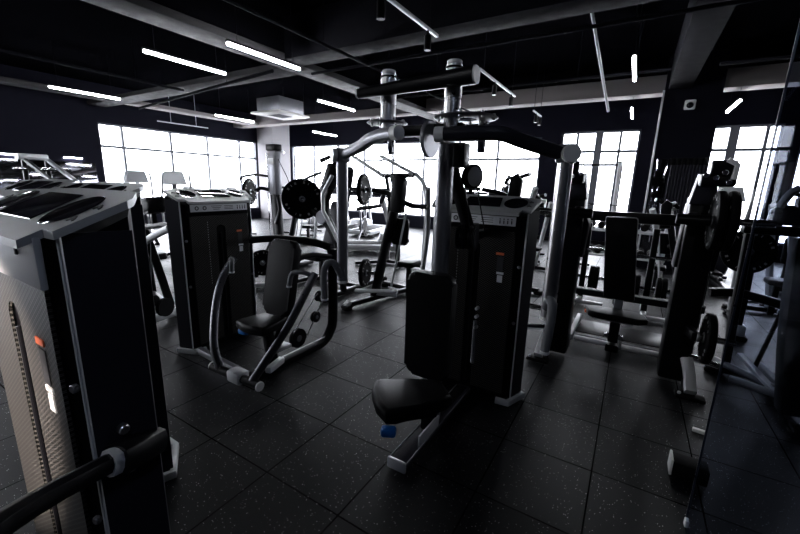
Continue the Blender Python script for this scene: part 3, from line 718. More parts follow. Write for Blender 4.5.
# ------------------------------------------------------------------ plate loaded lever machines
def lever_machine(label, loc, rz=0., mx=1, tone='black', sc_=1., name='lever_machine', group=None):
    t = thing(name, label, 'gym machine', loc, rz, group)
    S = lambda x, y, z: (mx*x*sc_, y*sc_, z*sc_)
    b = MB().rtube([S(0, .02, .05), S(.08, .5, .05), S(.32, 1.45, .05)], .07, .06, .012).build('base_beam', 'black', t)
    MB().rtube([S(-.01, -.025, .05), S(.0, .04, .085)], .078, .05, .012).build('foot_cover', 'silver', b)
    MB().rtube([S(-.25, 1.2, .05), S(.8, 1.05, .05)], .07, .06, .012).build('cross_beam', 'black', t)
    for p in (S(0, .0, 0), S(-.25, 1.2, 0), S(.8, 1.05, 0), S(.32, 1.42, 0)): foot(t, p)
    MB().rtube([S(.06, .50, .05), S(.15, .50, .45), S(.27, .50, .95), S(.41, .52, 1.50)], .085, .13, .02, 3, (0, 1, 0)).build('column', tone, t)
    MB().rtube([S(.32, 1.3, .06), S(.48, 1.15, .9), S(.64, .80, 1.50)], .06, .07, .015, 4).build('rear_strut', 'grey', t)
    MB().prism([(-.08*sc_, -.2*sc_), (.07*sc_, -.22*sc_), (.10*sc_, .16*sc_), (.03*sc_, .25*sc_), (-.05*sc_, .2*sc_)], S(.43, .50, 1.42), (mx*1, 0, 0), (0, 0, 1), .14*sc_ if mx > 0 else -.14*sc_, .02).build('pivot_head', 'black', t)
    a = MB().rtube([S(-.0, .52, 1.46), S(.2, .54, 1.43), S(.42, .5, 1.36)], .06, .06, .015).build('lever_arm', 'black', t)
    MB().rtube([S(.42, .52, 1.34), S(.6, .5, 1.29), S(.80, .5, 1.29)], .06, .06, .015).build('lever_arm', 'black', t)
    horn(t, S(-.03, .52, 1.46), S(-.31, .445, 1.46))
    horn(t, S(.06, .5, .37), S(-.17, .438, .37))
    for p, q in ((S(.46, .5, 1.62), S(.60, .42, 1.66)), (S(.30, .52, 1.55), S(.36, .40, 1.62))):
        h = MB().rtube([S(.40, .5, 1.5), p], .04, .04, .01).build('handle_arm', 'grey', t)
        MB().cyl(p, q, .026, 14).build('grip', 'rubber', h); MB().cyl(q, V(q)+(V(q)-V(p)).normalized()*.012, .027, 14).build('grip_end', 'silver', h)
    MB().cyl(S(-.18, .40, .12), S(.44, .46, .20), .026, 14).build('foot_roller', 'grey', t)
    MB().beam(S(.02, .45, .12), S(.35, .6, .10), .05, .05, .01).build('link', 'grey', t)
    MB().cyl(S(.50, .52, 1.2), S(.36, .44, .25), .013, 10).build('tie_rod', 'grey', t)
    MB().prism(rrect(.24*sc_, .30*sc_, .05*sc_, 4), S(.42, .78, .48), (1, 0, 0), (0, 1, 0), .07*sc_, .02, 3).build('seat', 'vinyl', t)
    MB().prism(rrect(.24*sc_, .34*sc_, .05*sc_, 4), S(.38, .62, .95), (1, 0, 0), (0, .05, 1), .06*sc_, .02, 3).build('chest_pad', 'vinyl', t)
    MB().beam(S(.42, .78, .06), S(.42, .78, .48), .06, .06, .01).build('seat_post', 'black', t)
    MB().beam(S(.27, .52, .9), S(.38, .64, .95), .05, .05, .01).build('pad_post', 'black', t)
    return t
LM = lever_machine('black lever row machine with two plates, between the chest press and the pec fly tower', (-2.87, 3.5, 0))
weight_plate((-2.87-.13, 3.5+.493, 1.46), -1.309, 'plate on the upper left horn of the lever row machine', R=.20)
weight_plate((-2.87-.075, 3.5+.464, .37), -1.309, 'plate on the low horn of the lever row machine', R=.19)
# incline lever press with the big plate that faces the camera
def incline_press():
    ox, oy = -3.75, 3.75
    t = thing('incline_press_machine', 'black lever press with bent grey arm and big facing plate, behind the chest press', 'gym machine', (ox, oy, 0))
    W = lambda x, y, z: (x-ox, y-oy, z)
    for x in (-4.25, -3.32): 
        MB().rtube([W(x, 3.55, .04), W(x, 5.0, .04)], .07, .06, .012).build('floor_beam', 'black', t)
        for y in (3.6, 4.95): foot(t, W(x, y, 0))
    MB().rtube([W(-4.25, 4.3, .05), W(-3.32, 4.3, .05)], .07, .06, .012).build('cross_beam', 'black', t)
    MB().rtube([W(-3.85, 4.3, .06), W(-3.66, 4.2, .7), W(-3.35, 4.05, 1.35), W(-3.2, 3.95, 1.72)], .10, .12, .02, 3).build('column', 'side', t)
    MB().beam(W(-3.24, 3.72, 1.76), W(-3.37, 3.72, 1.46), .15, .16, .04, (0, 1, 0)).rtube([W(-3.22, 3.72, 1.74), W(-3.28, 3.70, 1.86), W(-3.44, 3.68, 1.80)], .05, .05, .015).build('lever_head', 'black', t)
    MB().rtube([W(-3.20, 3.62, 1.62), W(-3.36, 3.62, 1.40), W(-3.36, 3.62, 1.18), W(-3.20, 3.64, .92), W(-3.14, 3.66, .80)], .05, .035, .01).build('bent_arm', 'silver', t)
    MB().rtube([W(-3.34, 3.76, 1.50), W(-3.43, 3.76, 1.30), W(-3.43, 3.76, 1.12), W(-3.28, 3.76, .88), W(-3.22, 3.76, .60)], .09, .06, .02).build('lever_arm', 'black', t)
    MB().rtube([W(-3.72, 3.80, 1.16), W(-3.45, 3.80, .98), W(-3.28, 3.80, .70), W(-3.26, 3.9, .08)], .07, .08, .02, 3).build('lower_arm', 'black', t)
    MB().lathe(W(-3.52, 3.74, 1.08), (0, 1, 0), [(0, 0), (.085, 0), (.09, .01), (.09, .08), (0, .08)], 24).build('pivot', 'gun', t)
    MB().prism(rrect(.30, .62, .05, 4), W(-3.55, 4.12, .98), (1, 0, 0), (.22, .10, 1), .07, .02, 3).build('back_pad', 'side', t)
    MB().prism(rrect(.30, .38, .05, 4), W(-3.75, 3.95, .46), (1, 0, 0), (0, 1, 0), .07, .02, 3).build('seat', 'vinyl', t)
    MB().beam(W(-3.75, 4.0, .06), W(-3.75, 4.0, .46), .07, .07, .01).build('seat_post', 'black', t)
    horn(t, W(-3.87, 3.76, 1.31), W(-3.74, 3.636, 1.31))
    MB().rtube([W(-3.89, 3.80, 1.31), W(-3.72, 3.99, 1.25), W(-3.50, 3.88, 1.10)], .06, .06, .015).build('horn_arm', 'black', t)
    MB().rtube([W(-3.45, 3.7, 1.66), W(-3.62, 3.66, 1.60), W(-3.66, 3.6, 1.56)], .035, .035, .014).build('handle', 'foam', t)
incline_press()
weight_plate((-3.805, 3.70-.0018, 1.31), .81, 'big lettered weight plate facing the camera behind the chest press', R=.27)
# tall cable column at the left
def cable_column():
    ox, oy = -5.4, 4.62
    t = thing('cable_station', 'tall grey cable column with side arms in front of the corner column', 'gym machine', (ox, oy, 0))
    MB().box((0, .05, .05), (.7, 1.0, .07), .02).build('base', 'black', t)
    MB().rtube([(.18, -.1, .05), (.10, -.05, .6), (0, 0, 1.30)], .16, .12, .02, 3).build('lower_column', 'black', t)
    MB().box((-.0, .0, 1.67), (.20, .14, .74), .02).build('upper_column', 'gun', t)
    MB().box((0, 0, 2.09), (.24, .16, .11), .02).build('head', 'black', t)
    MB().box((0, -.075, 1.86), (.13, .012, .10), .004).build('placard', 'placard', t)
    MB().rtube([(-.06, -.02, 1.36), (-.3, -.06, 1.40), (-.42, -.08, 1.34)], .06, .06, .015, 3).build('side_arm', 'black', t)
    MB().rtube([(.05, -.02, 1.28), (.16, -.06, 1.05), (.10, -.10, .80)], .06, .06, .015, 3).build('side_arm', 'black', t)
    MB().tube([(-.1, 0, 1.60), (-.5, 0, 1.63), (-.8, -.02, 1.60), (-.9, -.05, 1.54)], .022, 10, 4).build('pull_bar', 'black', t)
    MB().rtube([(.0, .0, .04), (.55, -.55, .04), (1.0, -1.0, .04)], .07, .06, .012).build('floor_rail', 'black', t)
    MB().rtube([(-.4, -.3, .04), (.2, -.75, .04), (.75, -1.25, .04)], .07, .06, .012).build('floor_rail', 'black', t)
    MB().rtube([(.75, -1.25, .04), (1.0, -1.0, .04)], .07, .06, .012).build('floor_rail', 'silver', t)
    MB().rtube([(.5, -.9, .06), (.5, -.7, .32), (.1, -.2, .55)], .06, .06, .012).build('floor_strut', 'black', t)
    horn(t, (.52, -.76, .30), (.70, -.9, .30))
    MB().cyl((-.22, .03, .06), (-.22, .03, 2.0), .012, 8).build('guide_rod', 'chrome', t)
    horn(t, (-.40, -.08, 1.33), (-.64, -.197, 1.33))
    MB().tube([(.1, 0, 1.9), (.3, .05, 1.5), (.42, .1, .9), (.3, .1, .35)], .006, 6, 5).build('cable', 'black', t)
cable_column()
weight_plate((-5.4-.52, 4.62-.1385, 1.33), -1.117, 'edge-on weight plate on the side arm of the tall grey cable column', R=.235)
weight_plate((-5.4+.64, 4.62-.853, .30), .91, 'low plate on the floor frame of the tall cable column, behind the chest press pad', R=.2)
# lat machine: grey sloping arms with ring handles before the back windows
def lat_machine():
    ox, oy = -3.9, 6.1
    t = thing('lat_machine', 'grey lat machine with sloping overhead arms and ring handles before the back windows', 'gym machine', (ox, oy, 0))
    W = lambda x, y, z: (x-ox, y-oy, z)
    for p, q in (((-4.76, 6, 2.03), (-4.05, 6.05, 1.66)), ((-4.13, 6, 2.04), (-3.42, 6.05, 1.72))):
        MB().beam(W(*p), W(*q), .05, .11, .012, (0, 1, 0)).build('overhead_arm', 'grey', t)
        a = V(W(*p)); MB().beam(a+V((.06, -.05, -.06)), a+V((.06, -.05, -.22)), .012, .012, 0).build('strap', 'black', t)
        MB().torus(a+V((.06, -.05, -.34)), (.3, 1, 0), .10, .009, 26, 6).build('ring_handle', 'gun', t)
    MB().rtube([W(-3.42, 6.08, 1.74), W(-3.22, 6.1, 1.5), W(-3.17, 6.1, 1.0), W(-3.2, 6.1, .05)], .09, .06, .015, 4).build('upright', 'grey', t)
    MB().rtube([W(-4.05, 6.1, 1.66), W(-3.98, 6.12, 1.2), W(-4.0, 6.12, .05)], .09, .06, .015, 3).build('upright', 'black', t)
    MB().rtube([W(-4.4, 5.6, .04), W(-4.0, 6.12, .05), W(-3.2, 6.12, .05), W(-2.9, 5.5, .04)], .07, .06, .012).build('base', 'black', t)
    MB().cyl(W(-4.05, 6.0, 1.68), W(-3.4, 6.0, 1.70), .04, 14).build('axle', 'black', t)
    MB().prism(rrect(.4, .3, .05, 4), W(-3.6, 5.8, .5), (1, 0, 0), (0, 1, 0), .07, .02, 3).build('seat', 'vinyl', t)
    MB().beam(W(-3.6, 5.85, .05), W(-3.6, 5.85, .5), .07, .07).build('seat_post', 'black', t)
    MB().beam(W(-3.6, 5.80, .05), W(-3.6, 6.12, .05), .06, .06).build('seat_beam', 'black', t)
lat_machine()
# ------------------------------------------------------------------ cardio machines
def treadmill(label, loc, rz):
    t = thing('treadmill', label, 'treadmill', loc, rz, 'cardio machines by the windows')
    d = MB().box((0, 0, .12), (.74, 1.75, .12), .03).build('deck', 'grey', t)
    MB().box((0, -.05, .183), (.5, 1.5, .01), .003).build('belt', 'rubber', d)
    MB().prism([(-.85, .18), (-.35, .18), (-.42, .36), (-.80, .36)], (-.32, 0, 0), (0, -1, 0), (0, 0, 1), .64, .05, 3).build('motor_hood', 'silver', t)
    for q in (-1, 1):
        MB().rtube([(q*.36, .78, .15), (q*.36, .62, .7), (q*.35, .46, 1.18)], .06, .11, .02, 3).build('upright', 'grey', t)
        MB().rtube([(q*.35, .48, 1.06), (q*.35, .2, 1.0), (q*.35, -.1, .96)], .045, .05, .018, 3).build('handrail', 'black', t)
    c = MB().box((0, .48, 1.24), (.78, .10, .30), .03, (-.35, 0, 0)).build('console', 'side', t)
    MB().box((0, .425, 1.255), (.46, .01, .2), .003, (-.35, 0, 0)).build('screen', 'screen', c)
    return t
tm = treadmill('grey treadmill with sloping uprights seen behind the left hanging tube', (-5.3, 7.0, 0), -1.0)
copy_thing(tm, 'treadmill left of the lat machine by the back windows', (-6.9, 9.6, 0), .2)
copy_thing(tm, 'treadmill in front of the back windows nearest the grey corner column', (-9.6, 10.3, 0), .2)
copy_thing(tm, 'treadmill behind the lat machine by the back windows', (-4.2, 10.2, 0), .1)
copy_thing(tm, 'second treadmill from the corner column along the back windows', (-8.3, 10.1, 0), .2)
def bike(label, loc, rz):
    t = thing('exercise_bike', label, 'exercise bike', loc, rz, 'exercise bikes by the windows')
    MB().rtube([(-.24, -.5, .04), (.24, -.5, .04)], .06, .05, .012).build('foot_bar', 'black', t); MB().rtube([(-.24, .5, .04), (.24, .5, .04)], .06, .05, .012).build('foot_bar', 'black', t)
    MB().rtube([(0, -.5, .06), (0, -.1, .28), (0, .5, .06)], .06, .07, .015).rtube([(0, -.1, .28), (0, -.22, .80)], .05, .07, .015).rtube([(0, .3, .15), (0, .42, 1.0)], .05, .07, .015).rtube([(0, -.15, .45), (0, .36, .62)], .05, .07, .015).build('frame', 'gun', t)
    MB().cyl((-.03, .22, .36), (.03, .22, .36), .25, 32).build('flywheel', 'black', t)
    MB().prism([(-.07, -.13), (.07, -.13), (.03, .12), (-.03, .12)], (0, -.24, .84), (1, 0, 0), (0, 1, 0), .07, .02, 3).build('saddle', 'vinyl', t)
    MB().rtube([(0, -.22, .78), (0, -.24, .86)], .03, .04, .01).build('saddle_post', 'chrome', t)
    MB().tube([(-.24, .14, 1.10), (-.22, .36, 1.05), (0, .44, 1.02), (.22, .36, 1.05), (.24, .14, 1.10)], .016, 10, 4).build('handlebar', 'rubber', t)
    c = MB().box((0, .50, 1.20), (.30, .05, .20), .015, (-.4, 0, 0)).build('console', 'silver', t); MB().beam((0, .42, 1.0), (0, .50, 1.18), .03, .03).build('console_arm', 'black', c)
    for q in (-1, 1): MB().beam((q*.06, .0, .3), (q*.06, .12*q, .3-.14*q), .02, .03).box((q*.13, .12*q, .3-.15*q), (.10, .09, .025), .006).build('pedal', 'black', t)
    return t
bk = bike('exercise bike nearest the nearest grey tower, before the left windows', (-10.3, 4.2, 0), 1.2)
for x, y, rz, l in ((-9.0, 5.3, 1.25, 'exercise bike seen just left of the chest press tower'), (-10.6, 6.2, 1.3, 'exercise bike behind the chest press tower before the left windows'), (-9.6, 6.9, 1.3, 'exercise bike before the last left window, beside the cable column'),
                    (-8.1, 8.2, .6, 'exercise bike behind the tall grey cable column'), (-6.2, 8.2, .4, 'exercise bike seen below the big lettered plate'), (-.95, 8.9, .2, 'exercise bike before the tall back window left of the middle column'), (-1.8, 8.6, .1, 'exercise bike before the tall back window behind the steel hanging tube')):
    copy_thing(bk, l, (x, y, 0), rz)
def elliptical(label, loc, rz):
    t = thing('elliptical_trainer', label, 'cross trainer', loc, rz, 'cross trainers by the windows')
    MB().rtube([(0, -.8, .05), (0, .7, .05)], .12, .08, .02).rtube([(-.3, -.8, .04), (.3, -.8, .04)], .06, .06, .01).rtube([(-.3, .7, .04), (.3, .7, .04)], .06, .06, .01).build('base', 'black', t)
    MB().lathe((-.13, .42, .42), (1, 0, 0), [(0, 0), (.32, 0), (.36, .04), (.36, .22), (.32, .26), (0, .26)], 32).build('drive_cover', 'side', t)
    MB().rtube([(0, .5, .1), (0, .42, .9), (0, .34, 1.46)], .08, .09, .02).build('mast', 'gun', t)
    c = MB().prism([(-.2, -.12), (.2, -.12), (.15, .13), (-.15, .13)], (0, .30, 1.52), (1, 0, 0), (0, .4, 1), .05, .012).build('console', 'grey', t)
    for q in (-1, 1):
        MB().rtube([(q*.22, .36, .5), (q*.24, .26, 1.0), (q*.22, .04, 1.45), (q*.2, -.02, 1.62)], .035, .035, .014, 4).build('swing_arm', 'grey', t)
        MB().beam((q*.16, .4, .3+.1*q), (q*.16, -.7, .25), .05, .05).box((q*.16, -.3, .33+.04*q), (.14, .36, .05), .015).build('pedal_arm', 'black', t)
    return t
el = elliptical('cross trainer just right of the nearest tower, before the left windows', (-8.6, 3.9, 0), 1.2)
copy_thing(el, 'cross trainer with thin raised handles, left of the chest press tower', (-7.1, 3.85, 0), 1.2)
copy_thing(el, 'cross trainer right of the pleated black curtain, before the back window', (1.38, 8.1, 0), .1)
# ------------------------------------------------------------------ leg machine left of the chest press tower
def leg_machine():
    ox, oy = -4.3, 2.1
    t = thing('leg_machine', 'black leg machine with rounded pad and grey floor tubes, left of the chest press tower', 'gym machine', (ox, oy, 0))
    W = lambda x, y, z: (x-ox, y-oy, z)
    MB().cyl(W(-4.14, 1.72, .07), W(-4.32, 2.5, .07), .045, 14).build('floor_tube', 'grey', t)
    MB().rtube([W(-4.25, 2.2, .04), W(-5.8, 2.5, .04)], .07, .06, .012).build('base_beam', 'black', t)
    MB().rtube([W(-4.9, 1.97, .70), W(-4.54, 2.0, .82), W(-4.15, 2.0, .97), W(-3.9, 2.0, 1.05)], .06, .07, .02, 3).build('swing_arm', 'grey', t)
    MB().rtube([W(-4.7, 2.05, .98), W(-4.2, 2.08, 1.05), W(-3.95, 2.1, 1.06)], .05, .06, .02).build('brace', 'black', t)
    MB().rtube([W(-4.6, 2.28, .05), W(-4.62, 2.2, .5), W(-4.6, 2.08, 1.0)], .07, .09, .02, 3).build('upright', 'black', t)
    MB().prism(rrect(.36, .22, .10, 6), W(-4.3, 2.08, 1.17), (1, 0, .15), (0, 1, 0), .16, .06, 4).build('round_pad', 'vinyl', t)
    MB().beam(W(-4.35, 2.08, 1.05), W(-4.35, 2.08, 1.2), .05, .05).build('pad_post', 'black', t)
    MB().cyl(W(-4.7, 1.92, .72), W(-4.7, 2.2, .72), .07, 18).build('roller_pad', 'vinyl', t)
    MB().lathe(W(-4.14, 1.98, .19), (1, .3, 0), [(0, 0), (.10, 0), (.085, .012), (.085, .028), (.10, .04), (0, .04)], 24).build('pulley', 'black', t)
    MB().lathe(W(-4.20, 1.90, .27), (1, .3, 0), [(0, 0), (.06, 0), (.05, .012), (.05, .028), (.06, .04), (0, .04)], 20).build('pulley', 'black', t)
    MB().beam(W(-4.2, 2.02, .06), W(-4.2, 2.02, .24), .05, .07).build('pulley_bracket', 'black', t)
    MB().cyl(W(-4.2, 1.9, .3), W(-4.28, 2.0, 1.0), .004, 6, 0).build('cable', 'gun', t)
    MB().prism(rrect(.4, .34, .05, 4), W(-5.3, 2.4, .5), (1, 0, 0), (0, 1, 0), .08, .02, 3).build('seat', 'vinyl', t)
    MB().beam(W(-5.3, 2.42, .05), W(-5.3, 2.4, .5), .07, .07).build('seat_post', 'black', t)
leg_machine()
# leg press with grey rails beyond the far left towers
def leg_press():
    ox, oy = -8.2, 2.55
    t = thing('leg_press_machine', 'leg press with grey bracket and two sloping rails, beyond the left towers', 'gym machine', (ox, oy, 0))
    W = lambda x, y, z: (x-ox, y-oy, z)
    for dy in (-.16, .16):
        MB().rtube([W(-9.4, 2.6+dy, 1.80), W(-7.6, 2.6+dy, 1.22), W(-6.2, 2.6+dy, .55)], .06, .07, .02).build('rail', 'black' if dy < 0 else 'gun', t)
        MB().rtube([W(-9.4, 2.6+dy, 1.78), W(-9.55, 2.6+dy, .04)], .07, .07, .015).build('upright', 'black', t)
    MB().box(W(-9.38, 2.55, 1.83), (.2, .42, .10), .02).build('bracket', 'silver', t)
    MB().box(W(-8.0, 2.55, .04), (3.3, .5, .06), .015).build('base', 'black', t)
    MB().beam(W(-6.2, 2.6, .05), W(-6.2, 2.6, .55), .4, .06, .01, (0, 1, 0)).build('front_post', 'black', t)
    MB().cyl(W(-9.1, 2.2, 1.62), W(-9.1, 3.0, 1.62), .03, 12).build('plate_bar', 'chrome', t)
    MB().prism(rrect(.44, .7, .05, 4), W(-6.75, 2.55, .62), (0, 1, 0), (-.6, 0, .8), -.08, .02, 3).build('back_pad', 'vinyl', t)
    MB().beam(W(-6.8, 2.55, .06), W(-6.75, 2.55, .62), .08, .08).build('pad_post', 'black', t)
leg_press()
# ------------------------------------------------------------------ behind the pec fly tower and to the right
lever_machine('grey topped lever machine standing just behind the pec fly tower', (-1.75, 4.55, 0), .1, 1, 'grey', 1.03)
weight_plate(tuple(Matrix.Rotation(.1, 3, 'Z') @ V((-.145*1.03, .489*1.03, 0))+V((-1.75, 4.55, 1.46*1.03))), -1.209, 'plate on the lever machine behind the pec fly tower', R=.2)
lever_machine('lever machine behind the press station, left of its bench pad', (-1.85, 6.55, 0), -.05, 1, 'black', .86)
lever_machine('lever machine behind the press station, right of its bench pad', (.75, 6.0, 0), -.05, -1, 'black', .86)
lever_machine('lever machine between the corner column and the big lettered plate', (-6.7, 5.7, 0), .3, 1, 'black', .95)
lever_machine('lever machine before the back windows, behind the lat machine', (-2.75, 7.7, 0), 0, 1, 'black', .95)
lever_machine('lever machine seen through the tinted glass, beyond the large lettered plate', (2.05, 5.6, 0), 0, -1, 'black', .95)
# plate trees
def plate_rack(label, loc, rz=0):
    t = thing('plate_rack', label, 'plate rack', loc, rz, 'plate racks behind the press station')
    MB().rtube([(-.3, -.2, .04), (.3, -.2, .04)], .06, .05, .01).rtube([(0, -.2, .05), (0, .3, .05)], .06, .05, .01).build('base', 'silver', t)
    MB().rtube([(0, 0, .05), (0, .02, 1.1)], .07, .07, .015).build('post', 'black', t)
    for z in (.35, .75): MB().cyl((-.3, 0, z), (.3, 0, z), .024, 14).build('peg', 'chrome', t)
    return t
pr_ = plate_rack('plate rack left of the bench pad, behind the low rail', (-.48, 5.75, 0))
copy_thing(pr_, 'plate rack right of the bench pad, behind the low rail', (.28, 5.5, 0), 0)
for bx, by, s in ((-.48, 5.75, 'left'), (.28, 5.5, 'right')):
    for k, x in enumerate((-.23, -.17, -.11, .11, .17)):
        weight_plate((bx+x, by, .35), PI/2, ('small dark plate in the row on the rack peg %s of the bench pad' % s), R=.165, letters=False, group='plates on the rack %s of the bench' % s)
# seated machine behind the tinted glass
def glass_machine():
    ox, oy = 1.0, 3.7
    t = thing('preacher_machine', 'black machine with grey seat pad and thick post behind the tinted glass', 'gym machine', (ox, oy, 0))
    W = lambda x, y, z: (x-ox, y-oy, z)
    MB().rtube([W(1.10, 3.4, .10), W(1.02, 3.42, .7), W(.98, 3.45, 1.28)], .13, .17, .03, 3).build('post', 'black', t)
    MB().box(W(1.10, 3.9, 1.285), (.72, .10, .07), .015).build('top_beam', 'black', t)
    MB().prism([(-.10, 0), (.10, 0), (.085, .11), (.04, .15), (-.04, .15), (-.085, .11)], W(.975, 3.98, 1.32), (1, 0, 0), (0, .12, 1), .07, .02, 3).build('seat_pad', 'side', t)
    MB().rtube([W(.93, 3.92, 1.46), W(.96, 3.88, 1.56), W(1.0, 3.86, 1.60)], .05, .05, .02, 3).build('handle', 'foam', t)
    MB().rtube([W(1.06, 3.92, 1.42), W(1.14, 3.88, 1.50), W(1.22, 3.86, 1.50)], .05, .05, .02, 3).build('handle', 'foam', t)
    MB().rtube([W(.80, 3.95, 1.26), W(.82, 4.0, .9), W(.86, 4.05, .06)], .06, .07, .015).build('leg', 'black', t)
    MB().rtube([W(1.38, 3.95, 1.26), W(1.40, 4.0, .6), W(1.42, 4.05, .06)], .06, .07, .015).build('leg', 'black', t)
    MB().cyl(W(.78, 4.10, .115), W(1.10, 3.72, .115), .030, 14).build('roller', 'gun', t); MB().cyl(W(.84, 3.76, .10), W(1.10, 3.64, .10), .028, 14).build('roller', 'grey', t)
    MB().beam(W(.92, 4.0, .24), W(1.12, 3.62, .08), .05, .03, .006).build('strut', 'silver', t)
    MB().beam(W(1.06, 4.08, .16), W(1.22, 3.72, .05), .05, .05, .008).build('strut', 'grey', t)
    MB().rtube([W(.80, 4.1, .04), W(1.45, 4.08, .04)], .07, .06, .012).rtube([W(1.12, 4.05, .04), W(1.15, 3.3, .04)], .07, .06, .012).build('base', 'black', t)
    MB().cyl(W(1.12, 3.95, .85), W(1.03, 4.0, .14), .016, 10).build('tie_rod', 'black', t)
    foot(t, W(.80, 4.1, 0)); foot(t, W(1.45, 4.08, 0)); foot(t, W(1.15, 3.3, 0))
glass_machine()
def far_machine():
    ox, oy = 1.2, 5.4
    t = thing('leg_curl_machine', 'black frame machine with white foot behind the tinted glass, beyond the thick post', 'gym machine', (ox, oy, 0))
    W = lambda x, y, z: (x-ox, y-oy, z)
    MB().rtube([W(.82, 5.1, .50), W(1.1, 5.15, .52), W(1.55, 5.05, .44), W(1.9, 4.9, .36)], .07, .09, .02, 3).build('side_beam', 'black', t)
    MB().rtube([W(1.13, 5.25, .06), W(1.12, 5.2, .5), W(1.13, 5.3, .95)], .08, .08, .015).build('leg', 'black', t)
    MB().box(W(1.15, 5.23, .09), (.10, .12, .15), .02).build('foot_cover', 'silver', t)
    foot(t, W(1.15, 5.22, 0), w=.14)
    MB().rtube([W(1.15, 5.3, .04), W(1.25, 6.3, .04)], .07, .06, .012).build('base', 'black', t)
    MB().rtube([W(1.25, 6.25, .05), W(1.2, 6.2, .95), W(1.13, 5.4, 1.0)], .06, .06, .012).build('rear_frame', 'grey', t)
    horn(t, W(1.06, 5.28, .97), W(1.06, 5.0, .97))
    MB().beam(W(1.06, 5.28, .95), W(1.14, 5.3, .93), .05, .05).build('link', 'black', t)
    foot(t, W(1.25, 6.25, 0)); 
far_machine()
weight_plate((1.06, 5.12, .97), .05, 'large lettered weight plate seen through the tinted glass', R=.225)
def rack(label, loc, rz):
    t = thing('squat_rack', label, 'squat rack', loc, rz, 'squat racks by the back wall')
    for x in (-.6, .6):
        for y in (-.45, .45): MB().rtube([(x, y, .03), (x, y, 2.15)], .07, .07, .01).build('upright', 'silver' if y < 0 else 'black', t)
        MB().rtube([(x, -.5, .04), (x, .5, .04)], .07, .06, .01).build('foot_beam', 'black', t); MB().rtube([(x, -.45, 2.15), (x, .45, 2.15)], .07, .06, .01).build('side_beam', 'black', t)
    MB().rtube([(-.6, .45, 2.15), (.6, .45, 2.15)], .07, .06, .01).build('cross_beam', 'black', t)
    MB().cyl((-.9, -.51, 1.2), (.9, -.51, 1.2), .016, 10).build('bar', 'chrome', t)
    return t
rk = rack('squat rack behind the tinted glass before the back windows', (2.75, 7.6, 0), 0)
copy_thing(rk, 'squat rack between the middle column and the pec fly hanging tube, by the back window', (-1.0, 10.6, 0), 0)
# small floor items at the right
r = thing('door_stop', 'black rubber block with white end lying on the floor by the glass edge', 'floor block', (.46, 2.40, 0))
MB().box((.0, 0, .05), (.16, .11, .09), .008).build('block', 'rubber', r); MB().box((-.086, 0, .055), (.012, .105, .095), .004).build('end_plate', 'white', r)
tag(MB().box((0, 0, .012), (.075, .03, .022), .004).build('floor_clip', 'white'), 'small white clip lying on the floor between the block and the right column', 'clip', None, (.57, 2.93, 0), -.1)

# dumbbell rack far behind the press station
def dumbbell(c, label, R, first=[None]):
    if first[0] is None:
        r = MB().cyl((0, -.06, 0), (0, .06, 0), .016, 10).build('dumbbell', 'chrome'); tag(r, label, 'dumbbell', 'dumbbells on the far rack', c)
        for q in (-1, 1): MB().cyl((0, q*.06, 0), (0, q*.16, 0), .06, 14, .01).build('weight_head', 'rubber', r)
        first[0] = r; return
    copy_thing(first[0], label, c, 0, 'dumbbells on the far rack')
r = thing('dumbbell_rack', 'grey dumbbell rack with two silver shelves far behind the bench', 'dumbbell rack', (-.2, 7.6, 0))
for z in (.42, .86):
    for yy in (-.14, .14): MB().box((0, yy, z), (1.5, .05, .045), .01).build('shelf_rail', 'silver', r)
for x in (-.72, .72): MB().rtube([(x, -.25, .03), (x, 0, .05), (x, .05, 1.0)], .06, .07, .012).build('side_frame', 'silver', r); MB().rtube([(x, -.17, .42), (x, .17, .42)], .05, .04, .01).build('shelf_arm', 'grey', r); MB().rtube([(x, -.17, .86), (x, .17, .86)], .05, .04, .01).build('shelf_arm', 'grey', r)
for z, n in ((.42, 'lower'), (.86, 'upper')):
    for k in range(8): dumbbell((-.2-.56+.16*k, 7.6, z+.084), 'small black dumbbell in the row on the %s shelf of the far rack' % n, .06)
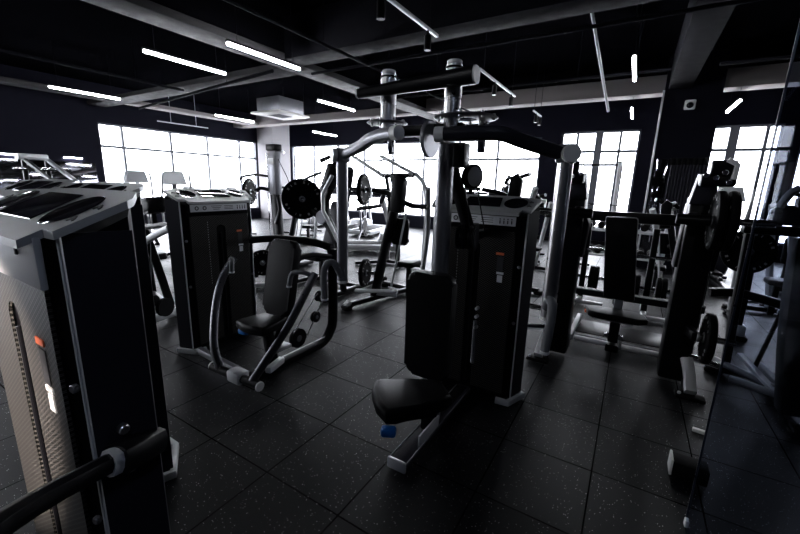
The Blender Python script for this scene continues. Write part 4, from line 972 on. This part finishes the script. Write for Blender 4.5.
# ------------------------------------------------------------------ camera, world
from mathutils import Quaternion
yaw, pitch, roll, FPX = -.544588624, .217546447, .0289661378, 377.612958
cy, sy, cp, sp, cr, sr = math.cos(yaw), math.sin(yaw), math.cos(pitch), math.sin(pitch), math.cos(roll), math.sin(roll)
f = V((sy*cp, cy*cp, -sp)); rr = V((cy, -sy, 0)); uu = rr.cross(f)
R_ = cr*rr+sr*uu; U_ = -sr*rr+cr*uu
cd = bpy.data.cameras.new('camera'); co = bpy.data.objects.new('camera', cd); COL.objects.link(co)
cd.sensor_width = 36; cd.sensor_fit = 'HORIZONTAL'; cd.lens = 36*FPX/800; cd.clip_start = .02; cd.clip_end = 400
co.matrix_world = Matrix.Translation((0, 0, 1.55)) @ Matrix((R_, U_, -f)).transposed().to_4x4()
sc.camera = co
wd = bpy.data.worlds.new('world'); sc.world = wd; wd.use_nodes = True
bg = wd.node_tree.nodes['Background']; bg.inputs[0].default_value = (.93, .95, 1, 1); bg.inputs[1].default_value = 8.0
def portal(name, loc, rot, sx, sy):
    l = bpy.data.lights.new(name, 'AREA'); l.shape = 'RECTANGLE'; l.size = sx; l.size_y = sy; l.cycles.is_portal = True
    o = bpy.data.objects.new(name, l); COL.objects.link(o); o.location = loc; o.rotation_euler = rot
portal('portal', (XL-.2, 7.675, 1.7), (0, -PI/2, 0), 2.6, 5.3)
portal('portal', (XL-.2, -1.5, 1.7), (0, -PI/2, 0), 2.6, 4.8)
for a, b, z0, z1 in ops: portal('portal', ((a+b)/2, YB+.2, (z0+z1)/2), (-PI/2, 0, 0), b-a, z1-z0)
sc.view_settings.view_transform = 'Standard'; sc.view_settings.look = 'None'; sc.view_settings.gamma = 1; sc.view_settings.exposure = 1.3
sc.view_settings.use_curve_mapping = False
sc.cycles.max_bounces = 8; sc.cycles.diffuse_bounces = 3; sc.cycles.glossy_bounces = 4; sc.cycles.transparent_max_bounces = 16
sc.cycles.use_denoising = True; sc.cycles.sample_clamp_indirect = 6; sc.cycles.caustics_reflective = False; sc.cycles.caustics_refractive = False
